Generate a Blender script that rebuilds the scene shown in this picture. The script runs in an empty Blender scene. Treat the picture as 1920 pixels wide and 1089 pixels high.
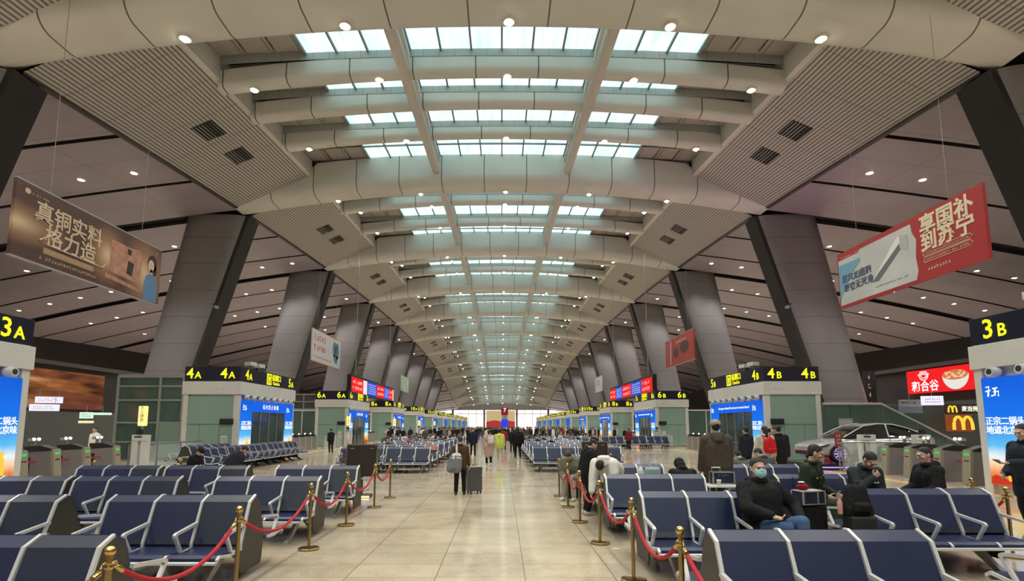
import bpy, bmesh, math, random
from math import sin, cos, pi, radians, sqrt, atan, atan2, floor as fl
from mathutils import Vector, Matrix, Euler
random.seed(7)
S = bpy.context.scene
COL = S.collection
# ------------------------------------------------------------------ camera
cd = bpy.data.cameras.new('camera')
cam = bpy.data.objects.new('camera', cd)
COL.objects.link(cam)
S.camera = cam
cd.sensor_width = 36.0
cd.lens = 36.0 * 1000 / 1920
cd.shift_x = 19 / 1920
cd.shift_y = 137.5 / 1920
cd.clip_end = 600
cam.location = (0, 0, 1.95)
cam.rotation_euler = (pi / 2 + atan(0.115), 0, 0)
# ------------------------------------------------------------------ world and exposure
W = bpy.data.worlds.new('world')
S.world = W
W.use_nodes = True
bg = W.node_tree.nodes['Background']
bg.inputs[0].default_value = (0.80, 0.93, 1.0, 1)
bg.inputs[1].default_value = 0.6
S.view_settings.view_transform = 'Standard'
S.view_settings.look = 'None'
S.view_settings.gamma = 1
S.view_settings.exposure = 0.12
try:
    S.view_settings.use_curve_mapping = False
except Exception:
    pass
cy = S.cycles
cy.use_denoising = True
cy.max_bounces = 5
cy.diffuse_bounces = 3
cy.use_adaptive_sampling = True
cy.adaptive_threshold = 0.06
cy.adaptive_min_samples = 20
cy.glossy_bounces = 3
cy.transmission_bounces = 4
cy.transparent_max_bounces = 8
cy.caustics_reflective = False
cy.caustics_refractive = False
cy.sample_clamp_indirect = 6
PANE_E = 1.7       # daylight through the roof glazing
LAMP_E = 32.0       # glowing lamp glass under the roof beams
DOWN_E = 22.0       # glowing downlight glass in the side ceilings
LAMP_W = 880.0     # beam thrown by each roof lamp
DOWN_W = 1450.0    # beam thrown by each downlight
# ------------------------------------------------------------------ helpers: objects and tags
def link(o, parent=None):
    COL.objects.link(o)
    if parent is not None:
        o.parent = parent
    return o
def tag(o, label=None, cat=None, group=None, kind=None):
    if label: o['label'] = label
    if cat: o['category'] = cat
    if group: o['group'] = group
    if kind: o['kind'] = kind
    return o
def thing(name, label, cat, loc=(0, 0, 0), rz=0, group=None):
    o = bpy.data.objects.new(name, None)
    o.empty_display_size = 0.1
    link(o)
    o.location = loc
    o.rotation_euler = (0, 0, rz)
    return tag(o, label, cat, group)
def dup(o, parent=None):
    c = o.copy()
    COL.objects.link(c)
    if parent is not None:
        c.parent = parent
    for ch in list(o.children):
        dup(ch, c)
    return c
class MB:
    """collects geometry for one mesh"""
    def __init__(s):
        s.v = []; s.f = []; s.m = []; s.cur = 0
    def add(s, vs, fs, M=None):
        b = len(s.v)
        s.v += [tuple(M @ Vector(v)) if M is not None else tuple(v) for v in vs]
        for f in fs:
            s.f.append([i + b for i in f]); s.m.append(s.cur)
        return s
    def box(s, c, d, M=None, rz=0):
        x, y, z = d[0] / 2, d[1] / 2, d[2] / 2
        R = Matrix.Rotation(rz, 3, 'Z')
        vs = [R @ Vector((a * x, b * y, e * z)) + Vector(c) for e in (-1, 1) for b in (-1, 1) for a in (-1, 1)]
        return s.add(vs, [(0, 2, 3, 1), (4, 5, 7, 6), (0, 1, 5, 4), (2, 6, 7, 3), (0, 4, 6, 2), (1, 3, 7, 5)], M)
    def bb(s, x0, x1, y0, y1, z0, z1, M=None):
        return s.box(((x0 + x1) / 2, (y0 + y1) / 2, (z0 + z1) / 2), (abs(x1 - x0), abs(y1 - y0), abs(z1 - z0)), M)
    def quad(s, a, b, c, d):
        return s.add([a, b, c, d], [(0, 1, 2, 3)])
    def tube(s, pts, r, n=10, caps=True, M=None, flat=1.0):
        pts = [Vector(p) for p in pts]
        rs = r if isinstance(r, (list, tuple)) else [r] * len(pts)
        vs = []; fs = []
        up0 = Vector((0, 0, 1))
        for i, p in enumerate(pts):
            t = (pts[min(i + 1, len(pts) - 1)] - pts[max(i - 1, 0)]).normalized()
            up = up0 if abs(t.z) < 0.95 else Vector((0, 1, 0))
            a = t.cross(up).normalized(); b = a.cross(t)
            for k in range(n):
                an = 2 * pi * k / n
                vs.append(p + a * (cos(an) * rs[i]) + b * (sin(an) * rs[i] * flat))
        for i in range(len(pts) - 1):
            for k in range(n):
                k2 = (k + 1) % n
                fs.append((i * n + k, i * n + k2, (i + 1) * n + k2, (i + 1) * n + k))
        if caps:
            fs.append(tuple(range(n))[::-1]); fs.append(tuple(range((len(pts) - 1) * n, len(pts) * n)))
        return s.add(vs, fs, M)
    def lathe(s, prof, c=(0, 0, 0), n=20, M=None):
        vs = []; fs = []
        for r, z in prof:
            for k in range(n):
                a = 2 * pi * k / n
                vs.append((c[0] + r * cos(a), c[1] + r * sin(a), c[2] + z))
        for i in range(len(prof) - 1):
            for k in range(n):
                k2 = (k + 1) % n
                fs.append((i * n + k, i * n + k2, (i + 1) * n + k2, (i + 1) * n + k))
        fs.append(tuple(range(n))[::-1]); fs.append(tuple(range((len(prof) - 1) * n, len(prof) * n)))
        return s.add(vs, fs, M)
    def ell(s, c, r, M=None, nu=14, nv=9, R=None):
        vs = [(0, 0, -1)]
        for j in range(1, nv):
            t = -pi / 2 + pi * j / nv
            for k in range(nu):
                a = 2 * pi * k / nu
                vs.append((cos(t) * cos(a), cos(t) * sin(a), sin(t)))
        vs.append((0, 0, 1))
        fs = []
        for k in range(nu):
            k2 = (k + 1) % nu
            fs.append((0, 1 + k2, 1 + k))
            fs.append((len(vs) - 1, 1 + (nv - 2) * nu + k, 1 + (nv - 2) * nu + k2))
            for j in range(nv - 2):
                fs.append((1 + j * nu + k, 1 + j * nu + k2, 1 + (j + 1) * nu + k2, 1 + (j + 1) * nu + k))
        out = []
        for v in vs:
            p = Vector((v[0] * r[0], v[1] * r[1], v[2] * r[2]))
            if R is not None: p = R @ p
            out.append(p + Vector(c))
        return s.add(out, fs, M)
    def cap(s, p0, p1, r0, r1, n=12, M=None):
        """tapered capsule"""
        p0 = Vector(p0); p1 = Vector(p1); d = p1 - p0
        t = d.normalized() if d.length > 1e-6 else Vector((0, 0, 1))
        pts = []; rs = []
        for k in (0.97, 0.8, 0.5, 0):
            pts.append(p0 - t * (r0 * k)); rs.append(r0 * sqrt(1 - k * k))
        for k in (0, 0.5, 0.8, 0.97):
            pts.append(p1 + t * (r1 * k)); rs.append(r1 * sqrt(1 - k * k))
        return s.tube(pts, rs, n, True, M)
    def prism(s, poly, axis, a, b, M=None):
        """poly: 2-d outline; axis 'x': poly is (y,z), 'y': (x,z), 'z': (x,y)"""
        n = len(poly)
        def P(p, w):
            return {'x': (w, p[0], p[1]), 'y': (p[0], w, p[1]), 'z': (p[0], p[1], w)}[axis]
        vs = [P(p, a) for p in poly] + [P(p, b) for p in poly]
        fs = [tuple(range(n))[::-1], tuple(range(n, 2 * n))]
        for i in range(n):
            j = (i + 1) % n
            fs.append((i, j, n + j, n + i))
        return s.add(vs, fs, M)
    def mesh(s, name, mats, smooth=False):
        me = bpy.data.meshes.new(name)
        me.from_pydata(s.v, [], s.f)
        for m in (mats if isinstance(mats, (list, tuple)) else [mats]):
            me.materials.append(m)
        if max(s.m, default=0) > 0:
            me.polygons.foreach_set('material_index', s.m)
        bm = bmesh.new(); bm.from_mesh(me)
        bmesh.ops.recalc_face_normals(bm, faces=bm.faces)
        bm.to_mesh(me); bm.free()
        if smooth:
            me.polygons.foreach_set('use_smooth', [True] * len(me.polygons))
            try:
                me.set_sharp_from_angle(angle=radians(smooth if smooth is not True else 40))
            except Exception:
                pass
        return me
    def obj(s, name, mats, parent=None, smooth=False, bevel=0, loc=None, rot=None):
        o = bpy.data.objects.new(name, s.mesh(name, mats, smooth))
        link(o, parent)
        if loc is not None: o.location = loc
        if rot is not None: o.rotation_euler = rot
        if bevel:
            md = o.modifiers.new('bevel', 'BEVEL'); md.width = bevel; md.segments = 2; md.limit_method = 'ANGLE'
        return o
# ------------------------------------------------------------------ helpers: materials
def mat(name, col, rough=0.5, metal=0.0, emit=None, es=0.0, bump=None, vary=None, spec=0.5, coat=0.0):
    m = bpy.data.materials.new(name)
    m.use_nodes = True
    nt = m.node_tree; N = nt.nodes; L = nt.links
    p = N['Principled BSDF']
    p.inputs['Base Color'].default_value = (*col, 1)
    p.inputs['Roughness'].default_value = rough
    p.inputs['Metallic'].default_value = metal
    p.inputs['Specular IOR Level'].default_value = spec
    p.inputs['Coat Weight'].default_value = coat
    if emit:
        p.inputs['Emission Color'].default_value = (*emit, 1)
        p.inputs['Emission Strength'].default_value = es
    if bump or vary:
        tc = N.new('ShaderNodeTexCoord')
    if vary:
        nz = N.new('ShaderNodeTexNoise'); nz.inputs['Scale'].default_value = vary[0]; nz.inputs['Detail'].default_value = 4
        L.new(tc.outputs['Object'], nz.inputs['Vector'])
        mx = N.new('ShaderNodeMixRGB'); mx.inputs[0].default_value = 1
        a = vary[1]
        rp = N.new('ShaderNodeValToRGB')
        rp.color_ramp.elements[0].position = 0.3; rp.color_ramp.elements[1].position = 0.7
        rp.color_ramp.elements[0].color = tuple(c * (1 - a) for c in col) + (1,)
        rp.color_ramp.elements[1].color = tuple(min(1, c * (1 + a)) for c in col) + (1,)
        L.new(nz.outputs['Fac'], rp.inputs[0]); L.new(rp.outputs[0], p.inputs['Base Color'])
        N.remove(mx)
    if bump:
        nb = N.new('ShaderNodeTexNoise'); nb.inputs['Scale'].default_value = bump[0]; nb.inputs['Detail'].default_value = 3
        L.new(tc.outputs['Object'], nb.inputs['Vector'])
        bu = N.new('ShaderNodeBump'); bu.inputs['Strength'].default_value = bump[1]
        bu.inputs['Distance'].default_value = bump[2] if len(bump) > 2 else 0.02
        L.new(nb.outputs['Fac'], bu.inputs['Height']); L.new(bu.outputs['Normal'], p.inputs['Normal'])
    return m
def emat(name, col, strength):
    m = bpy.data.materials.new(name); m.use_nodes = True
    nt = m.node_tree; nt.nodes.remove(nt.nodes['Principled BSDF'])
    e = nt.nodes.new('ShaderNodeEmission'); e.inputs[0].default_value = (*col, 1); e.inputs[1].default_value = strength
    nt.links.new(e.outputs[0], nt.nodes['Material Output'].inputs[0])
    return m
class G:
    """tiny node-graph helper"""
    def __init__(s, m):
        s.nt = m.node_tree; s.N = s.nt.nodes; s.L = s.nt.links
    def n(s, t, **k):
        o = s.N.new('ShaderNode' + t)
        for a, b in k.items(): setattr(o, a, b)
        return o
    def math(s, op, a, b=None, c=None):
        o = s.n('Math', operation=op)
        for i, x in enumerate((a, b, c)):
            if x is None: continue
            if hasattr(x, 'node'): s.L.new(x, o.inputs[i])
            else: o.inputs[i].default_value = x
        return o.outputs[0]
    def xyz(s, kind='Object'):
        t = s.n('TexCoord'); q = s.n('SeparateXYZ'); s.L.new(t.outputs[kind], q.inputs[0])
        return q.outputs[0], q.outputs[1], q.outputs[2], t.outputs[kind]
    def line(s, v, period, width, off=0.0):
        """1 on thin lines every period"""
        a = s.math('FRACT', s.math('DIVIDE', s.math('ADD', v, off), period))
        return s.math('LESS_THAN', a, width / period)
    def mix(s, f, a, b, typ='MIX'):
        o = s.n('MixRGB', blend_type=typ)
        for i, x in enumerate((f, a, b)):
            if hasattr(x, 'node'): s.L.new(x, o.inputs[i])
            elif isinstance(x, (int, float)): o.inputs[i].default_value = x
            else: o.inputs[i].default_value = (*x, 1)
        return o.outputs[0]
    def ramp(s, f, stops, interp='LINEAR'):
        o = s.n('ValToRGB'); cr = o.color_ramp; cr.interpolation = interp
        while len(cr.elements) < len(stops): cr.elements.new(0.5)
        for e, (p, c) in zip(cr.elements, stops):
            e.position = p; e.color = (*c, 1)
        s.L.new(f, o.inputs[0]); return o.outputs[0]
def lined(name, col, jcol, rough, lines, vary=0.06, metal=0.0):
    """panel surface with joints: lines = [(axis, period, width, offset)]"""
    m = mat(name, col, rough, metal); g = G(m); p = g.N['Principled BSDF']
    x, y, z, v = g.xyz()
    ax = {'x': x, 'y': y, 'z': z}
    f = None
    for a, per, w, off in lines:
        q = g.line(ax[a], per, w, off)
        f = q if f is None else g.math('MAXIMUM', f, q)
    nz = g.n('TexNoise'); nz.inputs['Scale'].default_value = 0.35; nz.inputs['Detail'].default_value = 5
    g.L.new(v, nz.inputs['Vector'])
    base = g.ramp(nz.outputs['Fac'], [(0.3, tuple(c * (1 - vary) for c in col)), (0.7, tuple(c * (1 + vary) for c in col))])
    g.L.new(g.mix(f, base, jcol), p.inputs['Base Color'])
    return m
# ------------------------------------------------------------------ helpers: lettering
_tc = {}
def text_mesh(body, size, bold=0.0, ext=0.004, spacing=1.0, align='CENTER'):
    key = (body, round(size, 3), bold, spacing, align)
    if key in _tc: return _tc[key]
    c = bpy.data.curves.new('lettering', 'FONT')
    c.body = body; c.size = size; c.extrude = ext; c.offset = bold; c.space_character = spacing
    c.align_x = align; c.align_y = 'CENTER'; c.resolution_u = 2
    o = bpy.data.objects.new('lettering', c); COL.objects.link(o)
    dg = bpy.context.evaluated_depsgraph_get()
    me = bpy.data.meshes.new_from_object(o.evaluated_get(dg))
    bpy.data.objects.remove(o); bpy.data.curves.remove(c)
    me.materials.clear()
    _tc[key] = me
    return me
def facing(nrm):
    """rotation whose local X runs to the viewer's right and local Y up on a vertical face with outward normal nrm (x,y)"""
    a = atan2(nrm[1], nrm[0]) + pi / 2
    return Euler((pi / 2, 0, a))
def text(body, size, m, parent, loc, nrm, name='lettering', bold=0.0, spacing=1.0, align='CENTER', sx=1.0):
    me = text_mesh(body, size, bold, spacing=spacing, align=align).copy()
    me.materials.append(m)
    o = bpy.data.objects.new(name, me); link(o, parent)
    o.location = loc; o.rotation_euler = facing(nrm)
    if sx != 1.0: o.scale = (sx, 1, 1)
    return o
# ================================================================== materials of the hall
M_BEAM = lined('beam_panel', (0.53, 0.54, 0.515), (0.10, 0.10, 0.09), 0.55, [('x', 3.4, 0.07, 1.45)])
M_CREAM = mat('cream_plaster', (0.55, 0.55, 0.52), 0.6, vary=(0.3, 0.05))
M_CURB = lined('curb_panel', (0.34, 0.36, 0.35), (0.2, 0.22, 0.22), 0.5, [('x', 0.85, 0.03, 0)])
M_OPQ = lined('opaque_roof_panel', (0.36, 0.34, 0.30), (0.14, 0.13, 0.12), 0.6, [('x', 1.55, 0.06, 0)])
M_MULL = mat('mullion_grey', (0.20, 0.23, 0.23), 0.5)
M_DARK = mat('dark_void', (0.012, 0.012, 0.012), 0.9)
M_TRIM = mat('dark_bronze_trim', (0.05, 0.045, 0.04), 0.5)
M_PURL = mat('beige_tube', (0.50, 0.48, 0.44), 0.5)
M_COLM = lined('column_cladding', (0.225, 0.22, 0.232), (0.11, 0.105, 0.11), 0.38, [('z', 2.2, 0.035, 0.4)], metal=0.35)
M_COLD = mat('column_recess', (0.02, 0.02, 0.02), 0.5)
M_WINGL = lined('side_ceiling_panel', (0.285, 0.260, 0.300), (0.16, 0.15, 0.17), 0.42, [('y', 3.53, 0.05, 0.6), ('x', 6.4, 0.05, 0)])
M_LAMP = emat('lamp_glow', (1.0, 0.86, 0.62), LAMP_E)
M_DOWN = emat('downlight_glow', (1.0, 0.93, 0.82), DOWN_E)
def slat_mat():
    m = mat('slatted_soffit', (0.4, 0.38, 0.34), 0.6); g = G(m); p = g.N['Principled BSDF']
    x, y, z, v = g.xyz()
    a = g.line(x, 0.2, 0.075)
    j = g.line(y, 2.65, 0.05)
    f = g.math('MAXIMUM', a, g.math('MULTIPLY', j, 0.6))
    g.L.new(g.mix(f, (0.45, 0.443, 0.42), (0.12, 0.115, 0.105)), p.inputs['Base Color'])
    return m
M_SLAT = slat_mat()
def pane_mat():
    m = emat('roof_glass', (0.7, 0.95, 0.94), PANE_E); g = G(m); e = g.N['Emission']
    x, y, z, v = g.xyz()
    mp = g.n('Mapping'); mp.inputs['Scale'].default_value = (2.2, 0.35, 1); g.L.new(v, mp.inputs[0])
    nz = g.n('TexNoise'); nz.inputs['Scale'].default_value = 1.0; nz.inputs['Detail'].default_value = 6; g.L.new(mp.outputs[0], nz.inputs['Vector'])
    g.L.new(g.ramp(nz.outputs['Fac'], [(0.3, (0.44, 0.74, 0.73)), (0.55, (0.58, 0.84, 0.81)), (0.75, (0.82, 0.86, 0.80))]), e.inputs[0])
    gl = g.n('BsdfGlossy'); gl.inputs['Roughness'].default_value = 0.1
    mx = g.n('MixShader'); mx.inputs[0].default_value = 0.06
    g.L.new(e.outputs[0], mx.inputs[1]); g.L.new(gl.outputs[0], mx.inputs[2]); g.L.new(mx.outputs[0], g.N['Material Output'].inputs[0])
    return m
M_PANE = pane_mat()
def floor_mat():
    m = mat('polished_granite', (0.5, 0.45, 0.38), 0.12, spec=0.3); g = G(m); p = g.N['Principled BSDF']
    x, y, z, v = g.xyz()
    tx = g.math('DIVIDE', g.math('ADD', x, -0.3), 1.155); ty = g.math('DIVIDE', g.math('ADD', y, -0.06), 0.645)
    jx = g.math('LESS_THAN', g.math('ABSOLUTE', g.math('SUBTRACT', g.math('FRACT', g.math('ADD', tx, 0.5)), 0.5)), 0.006)
    jy = g.math('LESS_THAN', g.math('ABSOLUTE', g.math('SUBTRACT', g.math('FRACT', g.math('ADD', ty, 0.5)), 0.5)), 0.008)
    cmb = g.n('CombineXYZ'); g.L.new(g.math('FLOOR', tx), cmb.inputs[0]); g.L.new(g.math('FLOOR', ty), cmb.inputs[1])
    wn = g.n('TexWhiteNoise', noise_dimensions='3D'); g.L.new(cmb.outputs[0], wn.inputs['Vector'])
    nz = g.n('TexNoise'); nz.inputs['Scale'].default_value = 60; nz.inputs['Detail'].default_value = 3; g.L.new(v, nz.inputs['Vector'])
    nb = g.n('TexNoise'); nb.inputs['Scale'].default_value = 0.7; nb.inputs['Detail'].default_value = 7; nb.inputs['Roughness'].default_value = 0.7; g.L.new(v, nb.inputs['Vector'])
    sp = g.ramp(nz.outputs['Fac'], [(0.35, (0.41, 0.335, 0.24)), (0.5, (0.55, 0.465, 0.355)), (0.68, (0.67, 0.59, 0.475))])
    tl = g.ramp(wn.outputs['Value'], [(0.0, (0.90, 0.90, 0.90)), (1.0, (1.06, 1.05, 1.04))])
    st = g.ramp(nb.outputs['Fac'], [(0.36, (0.74, 0.72, 0.70)), (0.5, (0.96, 0.95, 0.94)), (0.62, (1.05, 1.05, 1.04))])
    c = g.mix(1.0, g.mix(1.0, sp, tl, 'MULTIPLY'), st, 'MULTIPLY')
    j = g.math('MAXIMUM', jx, jy)
    g.L.new(g.mix(g.math('MULTIPLY', j, 0.75), c, (0.13, 0.11, 0.09)), p.inputs['Base Color'])
    rr = g.ramp(nb.outputs['Fac'], [(0.3, (0.09, 0.09, 0.09)), (0.7, (0.16, 0.16, 0.16))])
    g.L.new(rr, p.inputs['Roughness'])
    return m
M_FLOOR = floor_mat()
M_TACT = mat('orange_tactile_strip', (0.62, 0.40, 0.16), 0.35, vary=(3, 0.08))
# ================================================================== roof shape
DC = 21.2
_zt = [(-42.4, 12.2), (-21.2, 14.6), (0, 16.9), (21.2, 19.15), (42.4, 21.19), (63.6, 22.65), (84.8, 23.5), (106, 23.85), (127.2, 23.8), (148.4, 23.2), (169.6, 22.0), (190.8, 20.0), (212, 17.4), (233.2, 14.8), (254.4, 12.4), (275.6, 10.0)]
def zc(Y):
    for i in range(1, len(_zt) - 2):
        if Y <= _zt[i + 1][0] or i == len(_zt) - 3:
            t = (Y - _zt[i][0]) / DC
            a, b, c, d = (_zt[i - 1][1], _zt[i][1], _zt[i + 1][1], _zt[i + 2][1])
            return 0.5 * (2 * b + (c - a) * t + (2 * a - 5 * b + 4 * c - d) * t * t + (3 * b - a - 3 * c + d) * t ** 3)
def sag(X): return -1.9 * (X / 21) ** 2
def zs(X, Y):
    """soffit panel height, 15.2<=|X|<=21"""
    t = (abs(X) - 15.2) / 5.8
    return zc(Y) + 0.75 * (1 - t) - 1.9 * t
def zd(X, Y): return zc(Y) + 2.5 - 0.55 * (X / 15.2) ** 2
def zw(X, Y):
    d = abs(X) - 21
    return zc(Y) - 1.75 - 0.12 * d - 0.0016 * d * d
CY = [DC * k for k in range(-1, 13)]
def struct(name, label, mb, m, parent=None, smooth=False, cat='structure'):
    o = mb.obj(name, m, parent, smooth)
    if parent is None: tag(o, label, cat, kind='structure')
    return o
# floor
b = MB(); b.quad((-66, -30, 0), (66, -30, 0), (66, 266, 0), (-66, 266, 0))
struct('floor', 'polished beige granite floor of the waiting hall', b, M_FLOOR, cat='floor')
for s, nm in ((-1, 'left'), (1, 'right')):
    b = MB(); b.bb(s * 13.9 - 0.16, s * 13.9 + 0.16, -5, 120, 0.0, 0.006)
    tag(b.obj('trim_' + nm, M_TACT), 'orange floor strip running along the %s ticket gates' % nm, 'floor strip', kind='structure')
# main arches
def beam_profile(hw, h, r):
    pr = [(-hw, h)]
    for k in range(7):
        a = pi + (pi / 2) * k / 6
        pr.append((-hw + r + r * cos(a), r + r * sin(a)))
    for k in range(7):
        a = 1.5 * pi + (pi / 2) * k / 6
        pr.append((hw - r + r * cos(a), r + r * sin(a)))
    pr.append((hw, h))
    return pr
def beam(Y, zlow, hw, h, r, X1, taper=False, nseg=32):
    b = MB(); pr = beam_profile(hw, h, r); n = len(pr); vs = []; fs = []
    for i in range(nseg + 1):
        X = -X1 + 2 * X1 * i / nseg
        zz = zlow + sag(X)
        top = 1e9
        if taper and abs(X) > 15.2:
            top = max(zs(min(abs(X), 21), Y) + 0.25, zz + 0.12)
        for (py, pz) in pr:
            vs.append((X, Y + py, min(zz + pz, top)))
    for i in range(nseg):
        for k in range(n - 1):
            fs.append((i * n + k, i * n + k + 1, (i + 1) * n + k + 1, (i + 1) * n + k))
    fs.append(tuple(range(n))); fs.append(tuple(range(nseg * n, (nseg + 1) * n))[::-1])
    return b.add(vs, fs)
ORD = ['first', 'second', 'third', 'fourth', 'fifth', 'sixth', 'seventh', 'eighth', 'ninth', 'tenth', 'eleventh', 'twelfth', 'thirteenth', 'fourteenth', 'fifteenth', 'sixteenth', 'seventeenth', 'eighteenth', 'nineteenth', 'twentieth', 'twenty-first', 'twenty-second', 'twenty-third', 'twenty-fourth', 'twenty-fifth', 'twenty-sixth', 'twenty-seventh', 'twenty-eighth', 'twenty-ninth', 'thirtieth']
BEAMS = []   # every beam: (Y, bottom z at centre, half width, lamps?, main?, phrase)
for i, Y in enumerate(CY):
    o = struct('ceiling_arch', 'wide cream main roof arch, %s from the camera end' % ORD[i], beam(Y - 0.6, zc(Y), 1.25, 2.5, 0.75, 21.4, True), M_BEAM, smooth=35, cat='roof arch')
    if Y > -1: BEAMS.append((Y - 0.2, zc(Y), 1.25, True, True, 'main arch %d' % i))
mi = 0
for i, Y in enumerate(CY[:-1]):
    offs = (6.0, 9.7, 14.2) if abs(Y - DC) < 1 else (6.6, 13.4)
    for q, d in enumerate(offs):
        Ym = Y + d
        zb = zc(Ym) + (1.2, 1.3, 1.45)[q] if abs(Y - DC) < 1 else zc(Ym) + 1.3
        o = struct('ceiling_beam', 'slimmer cream roof beam between the skylights, %s along the hall' % ORD[mi], beam(Ym, zb, 0.45, 1.0, 0.3, 15.3), M_BEAM, smooth=35, cat='roof beam')
        mi += 1
        BEAMS.append((Ym, zb, 0.45, not (abs(Y - DC) < 1 and q == 1), False, 'beam'))
# side soffits, upstands, skylights bay by bay
wn = 0
for i in range(len(CY) - 1):
    Y0, Y1 = CY[i] + 0.55, CY[i + 1] - 1.75
    ny = 6
    for s, nm in ((-1, 'left'), (1, 'right')):
        b = MB(); t = MB(); u = MB()
        for k in range(ny):
            a = Y0 + (Y1 - Y0) * k / ny; c = Y0 + (Y1 - Y0) * (k + 1) / ny
            b.quad((s * 15.2, a, zs(15.2, a)), (s * 21, a, zs(21, a)), (s * 21, c, zs(21, c)), (s * 15.2, c, zs(15.2, c)))
            t.add([(s * X, Yq, zs(21, Yq) + dz) for Yq in (a, c) for X, dz in ((20.95, -0.1), (21.25, -0.1), (21.25, 0.22), (20.95, 0.12))],
                  [(0, 1, 5, 4), (1, 2, 6, 5), (2, 3, 7, 6), (3, 0, 4, 7)])
            u.quad((s * 15.2, a, zs(15.2, a) - 0.03), (s * 15.2, c, zs(15.2, c) - 0.03), (s * 15.2, c, zd(15.2, c) + 0.1), (s * 15.2, a, zd(15.2, a) + 0.1))
            u.quad((s * 15.2, a, zs(15.2, a) - 0.03), (s * 15.45, a, zs(15.45, a) - 0.02), (s * 15.45, c, zs(15.45, c) - 0.02), (s * 15.2, c, zs(15.2, c) - 0.03))
        o = struct('ceiling_soffit', 'slatted grey soffit between arches on the %s, %s bay' % (nm, ORD[i]), b, M_SLAT, cat='soffit')
        t.obj('edge_trim', M_TRIM, o); u.obj('upstand', M_CREAM, o)
        # ventilation grilles set in the soffit
        if CY[i] >= 0:
            for q, d in enumerate((9.3, 13.0)):
                Yv = CY[i] + d
                if i > 9: continue
                b = MB(); bars = MB()
                n = 7
                ex = Vector((s * 5.8, 0, -2.65)).normalized()
                ey = Vector((0, 1, (zc(Yv + 1) - zc(Yv - 1)) / 2)).normalized()
                en = ex.cross(ey); en = en if en.z < 0 else -en
                o0 = Vector((s * 17.75, Yv, zs(17.75, Yv)))
                R = Matrix((ex, ey, en)).transposed()
                Mx = Matrix.Translation(o0) @ R.to_4x4()
                b.box((0, 0, 0.005), (1.3, 1.75, 0.05), Mx)
                for k in range(n):
                    bars.box((-0.57 + k * 0.19, 0, 0.05), (0.035, 1.75, 0.05), Mx)
                v = b.obj('air_vent', M_DARK)
                tag(v, 'dark air vent, %s of two in the %s soffit of the %s bay' % (('nearer', 'farther')[q], nm, ORD[i]), 'air vent', 'dark air vents in the slatted soffits')
                bars.obj('grille_bar', M_SLAT, v)
    # skylight strips
    ys = [CY[i] + 1.25] + [Bm[0] + e for Bm in BEAMS if CY[i] < Bm[0] < CY[i + 1] and not Bm[4] for e in (-0.45, 0.45)] + [CY[i + 1] - 1.25]
    if CY[i] < 0 or len(ys) == 2:
        ys = [CY[i] + 1.25, CY[i] + 6.15, CY[i] + 7.05, CY[i] + 12.95, CY[i] + 13.85, CY[i + 1] - 1.25]
    for g in range(0, len(ys), 2):
        a, c = ys[g], ys[g + 1]
        def Pd(X, Yq, up=0.0): return (X, Yq, zd(X, Yq) + up)
        cu = MB()
        for X in [-15.2 + 30.4 * k / 20 for k in range(20)]:
            X2 = X + 30.4 / 20
            for Yq in (a + .03, c - .03):
                cu.quad((X, Yq, zd(X, Yq) - 0.42), (X2, Yq, zd(X2, Yq) - 0.42), (X2, Yq, zd(X2, Yq) + 0.1), (X, Yq, zd(X, Yq) + 0.1))
        op = MB()
        for s in (-1, 1):
            for k in range(3):
                X, X2 = s * (10.6 + 4.6 * k / 3), s * (10.6 + 4.6 * (k + 1) / 3)
                for (ya, yb_) in ((a + 0.1, (a + c) / 2 - 0.12), ((a + c) / 2 + 0.12, c - 0.25)):
                    op.quad(Pd(X + s * .06, ya), Pd(X2 - s * .06, ya), Pd(X2 - s * .06, yb_), Pd(X + s * .06, yb_))
                op.quad(Pd(X, a, .12), Pd(X2, a, .12), Pd(X2, c, .12), Pd(X, c, .12))
        wn += 1
        lab = 'roof glazing strip with grey bars, %s strip along the nave' % (ORD[wn - 1] if wn <= 30 else 'far-end number %d' % wn)
        fr = MB()
        gl = MB()
        for (xa, xb, n) in ((-10.6, -5.55, 3), (-4.95, 4.95, 6), (5.55, 10.6, 3)):
            for k in range(n):
                X, X2 = xa + (xb - xa) * k / n, xa + (xb - xa) * (k + 1) / n
                gl.quad(Pd(X, a), Pd(X2, a), Pd(X2, c), Pd(X, c))
            for k in range(n + 1):
                X = xa + (xb - xa) * k / n
                fr.add([(X + e, Yq, zd(X, Yq) + h) for Yq in (a, c) for e, h in ((-.05, -.14), (.05, -.14), (.05, .05), (-.05, .05))], [(0, 1, 5, 4), (1, 2, 6, 5), (2, 3, 7, 6), (3, 0, 4, 7)])
            rows = max(1, round((c - a) / 2.4))
            for r_ in range(1, rows):
                Yq = a + (c - a) * r_ / rows
                for k in range(n):
                    X, X2 = xa + (xb - xa) * k / n, xa + (xb - xa) * (k + 1) / n
                    fr.add([(Xq, Yq + e, zd(Xq, Yq) + h) for Xq in (X, X2) for e, h in ((-.05, -.12), (.05, -.12), (.05, .05), (-.05, .05))], [(0, 1, 5, 4), (1, 2, 6, 5), (2, 3, 7, 6), (3, 0, 4, 7)])
        w = struct('window_%d' % wn, lab, gl, M_PANE, cat='skylight')
        fr.obj('frame', M_MULL, w); cu.obj('curb', M_CURB, w); op.obj('blind_panel', M_OPQ, w)
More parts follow.
